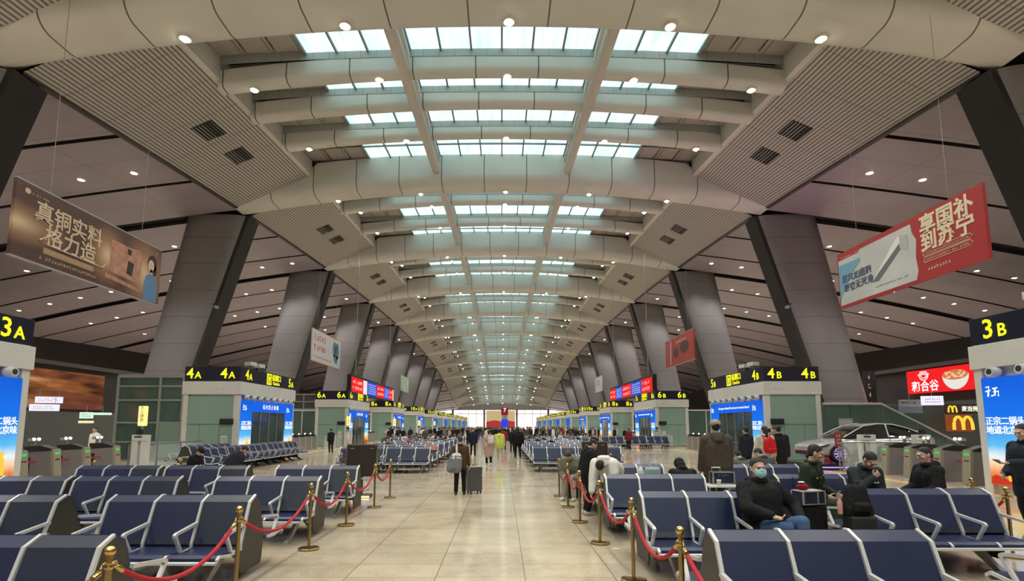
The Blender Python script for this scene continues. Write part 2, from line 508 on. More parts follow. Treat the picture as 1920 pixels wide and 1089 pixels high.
# longitudinal tubes with webs
for i in range(len(CY) - 1):
    if CY[i] < 0 and i > 1: continue
    Y0, Y1 = CY[i] + 1.0, CY[i + 1] - 1.25
    for s, nm in ((-1, 'left'), (1, 'right')):
        b = MB(); pts = [(s * 5.25, Y0 + (Y1 - Y0) * k / 8, zc(Y0 + (Y1 - Y0) * k / 8) + 1.15) for k in range(9)]
        b.tube(pts, 0.32, 16)
        o = struct('ceiling_purlin', 'long beige roof tube running lengthwise on the %s, %s bay' % (nm, ORD[i]), b, M_PURL, smooth=40, cat='roof tube')
        wb = MB()
        gaps = [Y0] + [x for Bm in BEAMS if CY[i] < Bm[0] < CY[i + 1] and not Bm[4] for x in (Bm[0] - .45, Bm[0] + .45)] + [Y1]
        for k in range(0, len(gaps), 2):
            a, c = gaps[k], gaps[k + 1]; n = 6
            for q in range(n):
                ya, yb = a + (c - a) * q / n, a + (c - a) * (q + 1) / n
                def low(y): 
                    e = min(y - a, c - y)
                    return zc(y) + 1.3 + 0.75 * min(1, max(0, e) / 0.9)
                wb.add([(s * 5.25 + e, y, z) for y in (ya, yb) for e in (-.28, .28) for z in (low(y), zd(5, y) + .05)], [(0, 1, 5, 4), (2, 3, 7, 6), (0, 2, 6, 4)])
        wb.obj('web_plate', M_CREAM, o)
# side ceilings: strips with dark slots between
slots = []
for Y in CY:
    slots += [(Y, 0.8), (Y + DC / 3, 0.2), (Y + 2 * DC / 3, 0.2)]
XW = [21.2, 23, 25, 28, 31, 34, 37, 40, 44, 48, 52, 57, 62]
for s, nm in ((-1, 'left'), (1, 'right')):
    b = MB(); d = MB()
    for k in range(len(slots) - 1):
        a, c = slots[k][0] + slots[k][1], slots[k + 1][0] - slots[k + 1][1]
        for q in range(3):
            ya, yb = a + (c - a) * q / 3, a + (c - a) * (q + 1) / 3
            for j in range(len(XW) - 1):
                X, X2 = XW[j], XW[j + 1]
                b.quad((s * X, ya, zw(X, ya)), (s * X2, ya, zw(X2, ya)), (s * X2, yb, zw(X2, yb)), (s * X, yb, zw(X, yb)))
        for e in (a, c):
            for j in range(len(XW) - 1):
                X, X2 = XW[j], XW[j + 1]
                d.quad((s * X, e, zw(X, e) + .02), (s * X2, e, zw(X2, e) + .02), (s * X2, e, zw(X2, e) + .3), (s * X, e, zw(X, e) + .3))
    for k in range(len(CY) - 1):
        for j in range(len(XW) - 1):
            X, X2 = XW[j], XW[j + 1]
            d.quad((s * X, CY[k], zw(X, CY[k]) + .4), (s * X2, CY[k], zw(X2, CY[k]) + .4), (s * X2, CY[k + 1], zw(X2, CY[k + 1]) + .4), (s * X, CY[k + 1], zw(X, CY[k + 1]) + .4))
    o = struct('ceiling_' + nm, 'sloping grey plank ceiling over the %s side aisle' % nm, b, M_WINGL, cat='ceiling')
    d.obj('slot_void', M_DARK, o)
# leaning columns
for k in range(1, 11):
    Y = CY[k + 1] if k < 12 else 0
for k, Y in enumerate(CY[2:11]):
    zt_ = zs(21, Y) - 0.15
    for s, nm in ((-1, 'left'), (1, 'right')):
        b = MB(); e = MB(); vs = []; fs = []; n = 20; nl = 8
        for j in range(nl + 1):
            z = zt_ * j / nl
            xc = s * (28.3 - (28.3 - 23.55) * z / zt_)
            hw = (1.75 + (2.6 - 1.75) * z / zt_); hd = 1.25
            for q in range(n):
                a = 2 * pi * q / n
                cx_, sy_ = cos(a), sin(a)
                ex = 0.62
                vs.append((xc + hw * abs(cx_) ** ex * (1 if cx_ >= 0 else -1), Y + 0.9 + hd * abs(sy_) ** ex * (1 if sy_ >= 0 else -1), z))
        for j in range(nl):
            for q in range(n):
                q2 = (q + 1) % n
                fs.append((j * n + q, j * n + q2, (j + 1) * n + q2, (j + 1) * n + q))
        fs.append(tuple(range(n))[::-1]); fs.append(tuple(range(nl * n, nl * n + n)))
        b.add(vs, fs)
        o = struct('column', 'huge leaning grey clad column on the %s side, %s from the camera' % (nm, ORD[k]), b, M_COLM, smooth=50, cat='column')
        # dark recess along the inner edge
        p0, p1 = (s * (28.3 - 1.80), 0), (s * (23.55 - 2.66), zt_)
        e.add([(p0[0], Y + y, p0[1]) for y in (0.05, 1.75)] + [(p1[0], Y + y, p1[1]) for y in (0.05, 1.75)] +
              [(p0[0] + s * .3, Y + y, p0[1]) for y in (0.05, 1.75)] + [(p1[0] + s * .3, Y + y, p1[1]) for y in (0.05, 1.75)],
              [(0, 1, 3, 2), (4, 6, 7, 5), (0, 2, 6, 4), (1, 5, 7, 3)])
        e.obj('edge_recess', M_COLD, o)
# unseen dark cover added over everything to block the sky's light
b = MB()
for k in range(len(CY) - 1):
    XX = [-62.2, -40, -21.5, -15.4, 0, 15.4, 21.5, 40, 62.2]
    def zr(X, Y): return max(zd(min(abs(X), 15.4), Y) + 0.45, 0) if abs(X) < 16 else (zc(Y) + 1.9 if abs(X) < 22 else zw(X, Y) + 1.2)
    for j in range(8):
        b.quad((XX[j], CY[k], zr(XX[j], CY[k])), (XX[j + 1], CY[k], zr(XX[j + 1], CY[k])), (XX[j + 1], CY[k + 1], zr(XX[j + 1], CY[k + 1])), (XX[j], CY[k + 1], zr(XX[j], CY[k + 1])))
struct('sky_blocker', 'unseen dark cover added above the hall ceilings to block the sky', b, M_DARK, cat='light blocker')
# outer walls
M_WALL = mat('outer_wall_dark', (0.008, 0.007, 0.007), 0.7)
for s, nm in ((-1, 'left'), (1, 'right')):
    b = MB(); b.bb(s * 62, s * 62.4, -30, 266, 0, 16)
    struct('wall_' + nm, 'dark outer wall behind the %s side aisle' % nm, b, M_WALL, cat='wall')
b = MB(); b.bb(-62, 62, -30.4, -30, 0, 26)
struct('wall_back', 'plain wall behind the camera', b, mat('wall_back_grey', (0.45, 0.43, 0.4), 0.7), cat='wall')
# end wall: grey fascia and bright glazing
YE = 262.0
b = MB(); b.bb(-62, 62, YE, YE + .6, 9.3, 26)
struct('wall_end', 'pale grey fascia above the far end glazing', b, mat('fascia_grey', (0.36, 0.33, 0.32), 0.7), cat='wall')
def endglass():
    m = emat('end_glass', (1, 0.9, 0.85), 1.5); g = G(m); e = g.N['Emission']
    x, y, z, v = g.xyz()
    w = g.line(z, 0.85, 0.3); nz = g.n('TexNoise'); nz.inputs['Scale'].default_value = 0.35; g.L.new(v, nz.inputs['Vector'])
    base = g.ramp(nz.outputs['Fac'], [(0.35, (0.95, 0.75, 0.62)), (0.6, (1.0, 0.93, 0.85))])
    g.L.new(g.mix(g.math('MULTIPLY', w, 0.55), base, (0.65, 0.42, 0.4)), e.inputs[0])
    return m
M_END = endglass()
xs = [-62, -40, -24, -8.6, 7.3, 22.7, 40, 62]
for k in range(len(xs) - 1):
    b = MB(); b.quad((xs[k], YE, 0), (xs[k + 1], YE, 0), (xs[k + 1], YE, 9.3), (xs[k], YE, 9.3))
    w = struct('window_%d' % (wn + 1 + k), 'bright glazed bay in the far end wall, %s from the left' % ORD[k], b, M_END, cat='window')
    f = MB()
    n = max(4, round((xs[k + 1] - xs[k]) / 4))
    for q in range(n + 1):
        X = xs[k] + (xs[k + 1] - xs[k]) * q / n
        wd = 0.9 if q in (0,) else 0.15
        f.bb(X - wd / 2, X + wd / 2, YE - 0.3, YE, 0, 9.3)
    f.bb(xs[k], xs[k + 1], YE - 0.2, YE, 7.4, 7.6)
    f.obj('frame', M_MULL, w)
# ================================================================== lamps
lm = MB(); lm.lathe([(0.0, -0.13), (0.08, -0.12), (0.13, -0.07), (0.15, 0.0)], n=12)
LAMP_ME = lm.mesh('roof_lamp', M_LAMP, True)
rim = MB(); rim.lathe([(0.15, -0.03), (0.24, -0.03), (0.24, 0.06), (0.15, 0.06)], n=14)
RIM_ME = rim.mesh('lamp_rim', mat('lamp_rim_white', (0.75, 0.72, 0.66), 0.4))
def spot_data(name, col, w, ang):
    d = bpy.data.lights.new(name, 'SPOT'); d.color = col; d.energy = w; d.spot_size = radians(ang); d.spot_blend = 0.5; d.shadow_soft_size = 0.3
    return d
LAMP_L = spot_data('roof_lamp_beam', (1.0, 0.91, 0.79), LAMP_W, 125)
DOWN_L = spot_data('downlight_beam', (1.0, 0.92, 0.86), DOWN_W, 125)
def spot(dt, parent):
    l = bpy.data.objects.new(dt.name, dt); link(l, parent); l.location = (0, 0, -0.2)
for bi, (Y, zb, hw, lit, main, _) in enumerate(BEAMS):
    if not lit: continue
    for q, X in enumerate((-13.5, -6.7, 0.3, 7.2, 13.6)):
        root = bpy.data.objects.new('roof_lamp', LAMP_ME); link(root)
        root.location = (X, Y, zb + sag(X) - 0.06)
        tag(root, 'warm round lamp under the %s lit roof beam, %s from the left' % (ORD[bi] if bi < 30 else 'farthest', ORD[q]), 'ceiling lamp', 'warm lamps under the roof beams')
        r2 = bpy.data.objects.new('lamp_rim', RIM_ME); link(r2, root); spot(LAMP_L, root)
dn = MB(); dn.lathe([(0.0, -0.05), (0.12, -0.045), (0.19, -0.02), (0.2, 0.0)], n=12)
DOWN_ME = dn.mesh('downlight', M_DOWN)
ri = 0
for k, Y in enumerate(CY[0:10], -2):
    for q, d in enumerate((11.8,) if k == 0 else (6.0, 16.7)):
        Yr = Y + d
        for s, nm in ((-1, 'left'), (1, 'right')):
            n = 10 if k < 3 else (6 if k < 5 else 3)
            for j in range(n):
                X = 23.9 + 3.4 * j
                o = bpy.data.objects.new('downlight', DOWN_ME); link(o)
                o.location = (s * X, Yr, zw(X, Yr) - 0.01)
                tag(o, 'white downlight in %s plank ceiling, %s row from camera, %s from the nave' % (nm, ORD[ri], ORD[j]), 'downlight', 'downlights in the side ceilings')
                rm = bpy.data.objects.new('lamp_rim', RIM_ME); link(rm, o); rm.scale = (1.2, 1.2, 0.6); spot(DOWN_L, o)
        ri += 1
# ================================================================== kiosks at the gates
M_WHITE = mat('kiosk_white_panel', (0.60, 0.60, 0.58), 0.45, vary=(0.8, 0.04))
M_GREEN = mat('green_frosted_glass', (0.24, 0.365, 0.315), 0.18, spec=0.6, vary=(0.5, 0.05))
M_SEAM = mat('panel_seam', (0.10, 0.15, 0.14), 0.5)
M_NAVY = mat('navy_sign_band', (0.006, 0.009, 0.028), 0.35)
M_YEL = emat('yellow_lit_lettering', (0.95, 0.9, 0.02), 1.15)
M_WTXT = emat('white_lit_lettering', (1, 1, 1), 1.0)
M_BLUE = emat('blue_lit_header', (0.012, 0.13, 0.78), 0.95)
M_STEEL = mat('brushed_steel', (0.50, 0.50, 0.50), 0.3, metal=0.85)
M_GLASSD = mat('dark_door_glass', (0.05, 0.075, 0.07), 0.06, spec=0.7)
M_BLACK = mat('black_plastic', (0.015, 0.015, 0.017), 0.4)
M_PAPER = mat('paper_notice', (0.66, 0.66, 0.63), 0.7)
M_DTXT = mat('dark_print', (0.03, 0.03, 0.035), 0.6)
M_GREY = mat('grey_housing', (0.30, 0.30, 0.30), 0.5)
def poster_mat():
    m = emat('lit_spirits_poster', (0, 0, 1), 1.0); g = G(m); e = g.N['Emission']
    x, y, z, v = g.xyz('Generated')
    nz = g.n('TexNoise'); nz.inputs['Scale'].default_value = 3; nz.inputs['Detail'].default_value = 5; g.L.new(v, nz.inputs['Vector'])
    zz = g.math('ADD', z, g.math('MULTIPLY', g.math('SUBTRACT', nz.outputs['Fac'], 0.5), 0.12))
    c = g.ramp(zz, [(0.0, (0.55, 0.05, 0.02)), (0.10, (0.80, 0.25, 0.08)), (0.17, (0.95, 0.62, 0.35)), (0.25, (0.80, 0.85, 0.88)), (0.36, (0.12, 0.50, 0.85)), (0.62, (0.012, 0.17, 0.80)), (1.0, (0.01, 0.11, 0.66))])
    g.L.new(c, e.inputs[0])
    return m
M_POST = poster_mat()
M_GOLD = emat('printed_golden_tower', (0.95, 0.62, 0.06), 0.95)
M_RED = emat('printed_red_roof', (0.7, 0.05, 0.02), 0.8)
M_ORG = emat('printed_orange', (0.95, 0.3, 0.03), 0.9)
def glyph_rows(w, h, rows, seed, fill=0.85):
    """tiny illegible print: rows of little strokes, drawn on the x-z plane"""
    r = random.Random(seed); b = MB()
    rh = h / rows
    for i in range(rows):
        x = -w / 2; z = h / 2 - rh * (i + 0.5)
        ch = rh * 0.62
        while x < w / 2 - ch * 0.6:
            for q in range(3):
                if r.random() < 0.5:
                    b.box((x + ch * 0.45, 0, z + (q - 1) * ch * 0.36), (ch * r.uniform(0.45, 0.85), 0.004, ch * 0.14))
                else:
                    b.box((x + ch * (0.2 + 0.25 * q), 0, z), (ch * 0.14, 0.004, ch * r.uniform(0.5, 0.95)))
            x += ch * 1.12
            if r.random() > fill: x += ch
    return b
def flat_on(o, loc, nrm):
    """rotate an object modelled on the x-z plane (front toward -y) onto a face with normal nrm"""
    o.location = loc; o.rotation_euler = (0, 0, atan2(nrm[1], nrm[0]) + pi / 2)
    return o
def gate_no(num, let, size, parent, loc, nrm, dirv, m=M_YEL):
    """platform number: big figure and small letter; dirv = unit vector to the viewer's right"""
    w = 0.30 * size * len(str(num))
    text(str(num), size * 1.25, m, parent, (loc[0] - dirv[0] * 0.24 * size, loc[1] - dirv[1] * 0.24 * size, loc[2]), nrm, bold=0.016 * size)
    d = (w + 0.16 * size)
    text(let, size * 0.82, m, parent, (loc[0] + dirv[0] * (d - 0.02 * size), loc[1] + dirv[1] * (d - 0.02 * size), loc[2] - 0.13 * size), nrm, bold=0.014 * size)
KL, KW = 7.6, 2.95
def poster(parent, s, v0, v1, z0, z1, X, detail=True):
    """lit poster on the aisle face of a kiosk"""
    b = MB(); b.bb(X, X - s * 0.06, v0, v1, z0, z1)
    p = b.obj('poster', M_POST, parent)
    if not detail: return p
    n = (-s, 0); xo = X - s * 0.066; vm = (v0 + v1) / 2; w = v1 - v0
    d = (0, -s * -1.0)
    right = (0, 1) if s < 0 else (0, -1)
    left_v = v0 if s < 0 else v1
    def V(f): return left_v + (1 if s < 0 else -1) * w * f
    for i, t in enumerate(('正宗二锅头', '地道北京味')):
        text(t, w * 0.2, M_WTXT, p, (xo, vm, z0 + (z1 - z0) * (0.585 - 0.085 * i)), n, spacing=0.93, bold=0.004)
    # the little white mark in the upper corner
    g = MB(); L = lambda f, h: (0, (f - 0.5) * w, h)
    k = 1 if s < 0 else -1
    zt = z0 + (z1 - z0) * 0.86
    def pt(f, h): return (xo - s * 0.0, V(f), zt + h)
    g.tube([pt(.12, .15), pt(.19, .17), pt(.17, .03), pt(.15, -.12)], .022, 6)
    g.tube([pt(.10, .03), pt(.22, .06)], .02, 6)
    g.tube([pt(.28, .10), pt(.40, .12)], .02, 6); g.tube([pt(.34, .11), pt(.33, -.08), pt(.24, -.10)], .022, 6); g.tube([pt(.30, .01), pt(.42, .02), pt(.41, -.12)], .02, 6)
    g.obj('emblem', M_WTXT, p)
    # golden tower and red roofs printed at the foot
    tw = MB(); f0 = 0.62; h0 = z0 + 0.12
    for (fw, za, zb) in ((.17, .0, .14), (.12, .14, .34), (.085, .34, .42), (.11, .42, .60), (.07, .60, .70), (.10, .70, .78)):
        tw.bb(xo, xo - s * .004, V(f0 - fw / 1.0), V(f0 + fw / 1.0), h0 + za, h0 + zb)
    tw.obj('golden_tower', M_GOLD, p)
    rf = MB(); rf.prism([(V(0.03), z0 + .03), (V(.97), z0 + .03), (V(.97), z0 + .14), (V(.8), z0 + .19), (V(.45), z0 + .15), (V(.15), z0 + .27), (V(.03), z0 + .2)], 'x', xo + s * .002, xo)
    rf.obj('red_roof', M_RED, p)
    return p
def kiosk(k, s):
    Y0 = 28.4 + 20.25 * k; let = 'A' if s < 0 else 'B'; nr, fr = 2 * k + 4, 2 * k + 5
    near = k <= 2
    r = thing('gate_kiosk', 'white and green kiosk with navy sign %d%s and %d%s, %s side of the hall' % (nr, let, fr, let, 'left' if s < 0 else 'right'), 'kiosk', (s * 14, Y0, 0), 0, 'ticket gate kiosks along both sides')
    U = lambda u: s * u
    b = MB()
    b.bb(U(.12), U(KW - .1), .12, KL - .1, 0, 3.6)
    for u in (0, KW - .26):
        for v in (0, KL - .26):
            b.bb(U(u), U(u + .26), v, v + .26, 0, 3.6)
    b.obj('body', M_WHITE, r)
    b = MB(); b.bb(U(-.06), U(KW + .06), -.06, KL + .06, 3.58 if True else 0, 4.27); b.bb(U(0.02), U(KW), .05, KL - .05, 4.27, 4.3)
    b.obj('fascia', M_WHITE, r, bevel=0.02)
    b = MB(); b.bb(U(0), U(KW), 0, KL, 4.3, 5.08)
    sg = b.obj('sign_band', M_NAVY, r, bevel=0.015)
    right_f = (1, 0)
    xa, xb = (-KW + .52, -.62) if s < 0 else (.62, KW - .52)
    for x in (xa, xb):
        gate_no(nr, let, 0.62, sg, (x - .08, -.012, 4.68), (0, -1), right_f)
    rt = (0, 1) if s < 0 else (0, -1)
    xo = -s * 0.012
    gate_no(nr, let, 0.62, sg, (xo, .95, 4.68), (-s, 0), rt)
    gate_no(fr, let, 0.62, sg, (xo, KL - .75, 4.68), (-s, 0), rt)
    if k <= 5:
        vi = 3.6 if s < 0 else 4.4
        ic = MB(); e = (1 if s < 0 else -1)
        ic.bb(xo, xo + s * .01, vi - .32, vi + .32, 4.36, 5.02)
        i2 = ic.obj('gate_icon', M_YEL, sg)
        g = MB()
        for dv in (-.2, .0, .2): g.bb(xo - s * .006, xo, vi + dv - .035, vi + dv + .035, 4.44, 4.82 if dv else 4.66)
        g.bb(xo - s * .006, xo, vi - .2, vi + .2, 4.86, 4.92)
        g.obj('pictogram', M_NAVY, i2)
        text('检票口', .42, M_YEL, sg, (xo, vi + e * 1.05, 4.80), (-s, 0), bold=.008)
        text('Check in', .27, M_YEL, sg, (xo, vi + e * 1.0, 4.48), (-s, 0), bold=.004)
    # front: green glass
    b = MB(); b.bb(U(.26), U(KW - .26), .03, .12, .12, 3.5)
    gp = b.obj('glass_panel', M_GREEN, r)
    if near:
        q = MB(); q.bb(U(.26), U(KW - .26), .022, .03, 1.98, 2.02); q.bb(U(.95), U(.97), .022, .03, .12, 1.98); q.bb(U(2.0), U(2.02), .022, .03, .12, 1.98)
        q.obj('seam', M_SEAM, gp)
        q = MB(); q.bb(U(.22), U(.92), -.08, .03, 2.0, 2.3); dsp = q.obj('display', M_BLACK, r, bevel=.02)
        q = MB(); q.bb(U(.5), U(.85), .012, .03, .85, 1.4); nt = q.obj('notice', M_PAPER, r)
        flat_on(glyph_rows(.26, .4, 7, k * 3 + s).obj('lettering', M_DTXT, nt), (U(.675), .008, 1.12), (0, -1))
        q = MB(); q.bb(U(.28), U(.75), -.068, -.06, 3.82, 3.9); flat_on(glyph_rows(.5, .1, 1, 5).obj('lettering', M_GREY, r), (U(1.0 if s < 0 else .7), -.066, 3.88), (0, -1))
    # aisle face
    poster(r, s, .28, 1.48, .3, 3.3, 0, near); poster(r, s, KL - 1.5, KL - .28, .3, 3.3, 0, near)
    b = MB(); b.bb(0, -s * .09, 1.5, KL - 1.52, 2.70, 3.28)
    hd = b.obj('header_sign', M_BLUE, r)
    if k <= 3:
        if s < 0: text('站内禁止吸烟', .30, M_WTXT, hd, (-s * .098, KL / 2, 2.98), (-s, 0), spacing=1.5)
        else: text('Passengers without ID cards use the manual channel', .20, M_WTXT, hd, (-s * .098, KL / 2, 2.98), (-s, 0))
    dr = MB(); dr.bb(U(.02), U(.1), 1.5, KL - 1.52, .02, 2.70)
    d = dr.obj('door', M_GLASSD, r)
    fm = MB()
    for q in range(5):
        v = 1.5 + (KL - 3.02) * q / 4
        fm.bb(U(-.02), U(.03), v - .05, v + .05, .02, 2.70)
    fm.bb(U(-.02), U(.03), 1.5, KL - 1.52, .9, .94)
    fm.obj('door_frame', M_STEEL, d)
    if k <= 1:
        for q in range(8):
            v = .75 + (KL - 1.5) * q / 7
            z = 3.44
            nb = MB()
            nb.tube([(0, v, z), (-s * .1, v, z), (-s * .24, v, z + .01)], [.15, .14, .13], 14)
            o = nb.obj('air_nozzle', M_WHITE, r, smooth=40)
            nh = MB(); nh.tube([(-s * .241, v, z + .01), (-s * .25, v, z + .01)], .085, 12); nh.obj('nozzle_mouth', M_DTXT, o)
    for v in ((2.2, 3.3) if k == 0 else (5.6,) if k < 0 else ()):
        fl_ = MB(); fl_.box((U(.5), v, 5.45), (.4, .55 if k == 0 else 1.1, .22), rz=.2 * s); fl_.bb(U(.45), U(.55), v - .05, v + .05, 5.08, 5.35)
        fl_.obj('floodlight', M_WHITE, r)
    return r
for k in range(-1, 10):
    for s in (-1, 1):
        kiosk(k, s)
# big pale floodlight box over the nearest kiosks
# ------------------------------------------------------------------ ticket gates
M_GBODY = mat('gate_grey_body', (0.26, 0.25, 0.255), 0.35, metal=0.3)
M_GEND = mat('gate_beige_end', (0.36, 0.33, 0.26), 0.35, metal=0.3)
M_GRN = emat('green_arrow_screen', (0.10, 0.75, 0.12), 0.7)
M_LIT = emat('white_reader_lamp', (1, 1, 0.95), 4.0)
M_REDB = mat('red_belt', (0.45, 0.02, 0.04), 0.6)
M_LGATE = mat('gate_light_steel', (0.42, 0.41, 0.39), 0.35, metal=0.5)
def gate_proto(s):
    r = thing('ticket_gate', '', 'ticket gate')
    b = MB(); b.prism([(0, 0), (s * 1.75, 0), (s * 1.75, 1.0), (s * .12, 1.08)], 'y', -.15, .15); b.obj('body', M_GBODY, r, bevel=.02)
    b = MB(); b.prism([(-s * .10, 0), (0, 0), (s * .14, 1.1), (s * .02, 1.14)], 'y', -.16, .16); e = b.obj('end_panel', M_GEND, r, bevel=.015)
    b = MB(); b.bb(-s * .045, -s * .06, -.1, .1, .84, 1.04, Matrix.Translation((s * .06, 0, 0))); b.obj('arrow_screen', M_GRN, e)
    b = MB(); b.bb(-s * .02, -s * .06, -.1, .1, .62, .8, Matrix.Translation((s * .04, 0, 0))); b.obj('card_slot', M_BLACK, e)
    b = MB(); b.prism([(s * .05, 1.09), (s * 1.0, 1.03), (s * 1.05, 1.24), (s * .5, 1.28), (s * .1, 1.16)], 'y', -.17, .17); b.obj('hood', M_BLACK, r, bevel=.02)
    b = MB(); b.bb(s * .8, s * 1.05, -.151, -.16, .3, .85); b.bb(s * .8, s * 1.05, .151, .16, .3, .85); b.obj('flap', M_BLACK, r)
    b = MB(); b.tube([(s * .85, 0, 1.2), (s * .85, 0, 1.42)], .06, 10); b.box((s * .85, 0, 1.45), (.16, .34, .1)); p = b.obj('reader_post', M_GREY, r)
    b = MB()
    for q in (-.1, .1): b.ell((s * .85 - s * .07, q, 1.47), (.05, .07, .05), nu=8, nv=6)
    b.obj('reader_lamp', M_LIT, p)
    return r
def gate_simple(s):
    b = MB(); b.bb(0, s * 1.75, -.16, .16, 0, 1.05); b.cur = 1; b.bb(0, -s * .05, -.16, .16, 0, 1.08); b.cur = 2; b.bb(s * .1, s * .9, -.17, .17, 1.05, 1.2); b.cur = 3; b.ell((s * .5, 0, 1.27), (.05, .08, .05), nu=8, nv=6)
    return b.obj('ticket_gate', [M_LGATE, M_GEND, M_BLACK, M_LIT])
for s, side in ((-1, 'left'), (1, 'right')):
    let = 'A' if s < 0 else 'B'
    P = None; Q = None
    for gp in range(0, 5):
        offs = ([16.0, 17.3, 18.6, 19.95, 21.5] if s < 0 else [16.7, 17.8, 19.0, 20.4, 21.6]) if gp == 0 else [36.9 + 20.25 * (gp - 1) + 1.25 * q for q in range(7)]
        for q, Y in enumerate(offs):
            if gp == 0:
                if P is None: P = gate_proto(s); o = P
                else: o = dup(P)
            else:
                if Q is None: Q = gate_simple(s); o = Q
                else: o = dup(Q)
            o.location = (s * 15.3, Y, 0)
            tag(o, 'grey ticket gate between kiosks %d%s and %d%s, %s from the camera' % (2 * gp + 3, let, 2 * gp + 4, let, ORD[q]), 'ticket gate', 'ticket gates on the %s side' % side)
        if gp == 0:
            for q in range(4):
                b = MB(); ya, yb = offs[q] + .16, offs[q + 1] - .16
                b.tube([(s * 15.9, ya, .72), (s * 15.9, (ya + yb) / 2, .68), (s * 15.9, yb, .72)], .03, 6)
                tag(b.obj('barrier_belt', M_REDB), 'red belt across the %s ticket gate lane on the %s' % (ORD[q], side), 'barrier belt', 'red belts across the gate lanes')
# glass fences beside the gates
M_CLEAR = mat('clear_glass', (0.75, 0.85, 0.82), 0.03, spec=0.5)
_p = M_CLEAR.node_tree.nodes['Principled BSDF']; _p.inputs['Alpha'].default_value = 0.22
M_GLSGR = mat('green_tint_glass', (0.10, 0.17, 0.15), 0.05, spec=0.6)
M_GLSGR.node_tree.nodes['Principled BSDF'].inputs['Alpha'].default_value = 0.72
def glass_fence(pts, h, label, n=3, lm=M_CLEAR):
    r = thing('glass_fence', label, 'glass fence', (pts[0][0], pts[0][1], 0))
    x0, y0 = pts[0]; dx, dy = pts[1][0] - x0, pts[1][1] - y0
    L = sqrt(dx * dx + dy * dy); a = atan2(dy, dx); Mx = Matrix.Rotation(a, 4, 'Z')
    for q in range(n):
        b = MB(); b.bb(L * q / n + .05, L * (q + 1) / n - .05, -.01, .01, .08, h - .06, Mx); b.obj('glass_pane', lm, r)
    for q in range(n + 1):
        b = MB(); b.bb(L * q / n - .03, L * q / n + .03, -.03, .03, 0, h - .03, Mx); b.obj('post', M_STEEL, r)
    b = MB(); b.tube([Mx @ Vector((0, 0, h)), Mx @ Vector((L, 0, h))], .035, 8); b.obj('handrail', M_STEEL, r)
glass_fence([(14.2, 22.5), (17.0, 22.5)], 1.25, 'low glass fence between the right ticket gates and the car')
glass_fence([(-15.4, 22.3), (-15.4, 27.6)], 1.15, 'low glass fence between the ticket gates and kiosk 4A')
glass_fence([(-14.2, 42.9), (-14.2, 48.0)], 1.15, 'low glass fence beyond the ticket gates near kiosk 6A')
glass_fence([(14.2, 44.6), (14.2, 48.0)], 1.15, 'low glass fence beyond the ticket gates near kiosk 6B')
# white machine posts beside the gates, yellow lit signs
M_YBOX = emat('yellow_lit_box', (1.0, 0.78, 0.25), 1.25)
def totem(x, y, lab, lit=True):
    r = thing('gate_totem', lab, 'sign post', (x, y, 0))
    b = MB(); b.bb(-.32, -.06, -.12, .12, 0, 1.35); b.bb(.06, .32, -.12, .12, 0, 1.35); b.bb(-.32, .32, -.14, .14, 1.3, 1.55); b.obj('post', M_WHITE, r, bevel=.02)
    b = MB(); b.bb(-.2, .1, -.15, -.14, 1.44, 1.5); b.box((-.02, -.1, 1.68), (.2, .16, .2)); b.obj('card_reader', M_BLACK, r)
    if lit:
        b = MB(); b.tube([(0, 0, 1.55), (0, 0, 1.95)], .04, 8); b.obj('pole', M_GREY, r)
        b = MB(); b.bb(-.17, .17, -.07, .07, 1.92, 2.75); y_ = b.obj('lit_box', M_YBOX, r, bevel=.03)
        text('人\n工\n通\n道', .17, M_DTXT, y_, (0, -.08, 2.42), (0, -1))
totem(-15.0, 22.4, 'white gate post with a yellow lit sign box, beside the near left gates')
totem(-13.6, 47.6, 'white gate post with a yellow lit sign box, in front of kiosk 6A')
totem(-13.6, 68.0, 'white gate post with a yellow lit sign box, in front of kiosk 8A')
totem(-13.6, 88.2, 'white gate post with a yellow lit sign box, in front of kiosk 10A')
totem(-13.6, 108.4, 'white gate post with a yellow lit sign box, in front of kiosk 12A')
totem(15.5, 22.9, 'white gate post without a sign, behind the low glass fence', False)
totem(17.6, 22.6, 'white gate post with dark reader, right end of the low glass fence', False)
totem(13.6, 47.2, 'white gate post without a sign, in front of kiosk 6B', False)
totem(13.7, 27.6, 'white gate post without a sign, at the corner of kiosk 4B', False)
# ================================================================== shop fronts behind the gates
M_SHOP = mat('shop_front_dark', (0.012, 0.010, 0.011), 0.6)
M_SHOPG = mat('shop_front_grey', (0.065, 0.072, 0.069), 0.4)
def sunset():
    m = emat('sunset_screen', (1, .4, .1), 0.95); g = G(m); e = g.N['Emission']
    x, y, z, v = g.xyz('Generated')
    mp = g.n('Mapping'); mp.inputs['Scale'].default_value = (1, 1.0, 2.2); g.L.new(v, mp.inputs[0])
    nz = g.n('TexNoise'); nz.inputs['Scale'].default_value = 1.6; nz.inputs['Detail'].default_value = 5; g.L.new(mp.outputs[0], nz.inputs['Vector'])
    c = g.ramp(nz.outputs['Fac'], [(0.3, (0.05, 0.018, 0.012)), (0.5, (0.26, 0.09, 0.03)), (0.68, (0.62, 0.32, 0.13))])
    g.L.new(g.mix(g.ramp(z, [(0.0, (0.75, .75, .75)), (0.5, (0, 0, 0)), (1, (.1, .1, .1))]), c, (0.12, 0.035, 0.028)), e.inputs[0])
    return m
r = thing('shop_building', 'dark shop block with a sunset screen behind the left gates', 'building', (-38, 49, 0))
b = MB(); b.bb(0, -14, -16, 8, 0, 7.0); b.obj('shell', M_SHOP, r)
b = MB(); b.bb(.3, -14, -16.2, 8.2, 7.0, 7.35); b.obj('roof_edge', M_TRIM, r)
b = MB(); b.bb(.02, .12, -7.5, 1.7, 3.35, 6.6); b.obj('sunset_screen', sunset(), r)
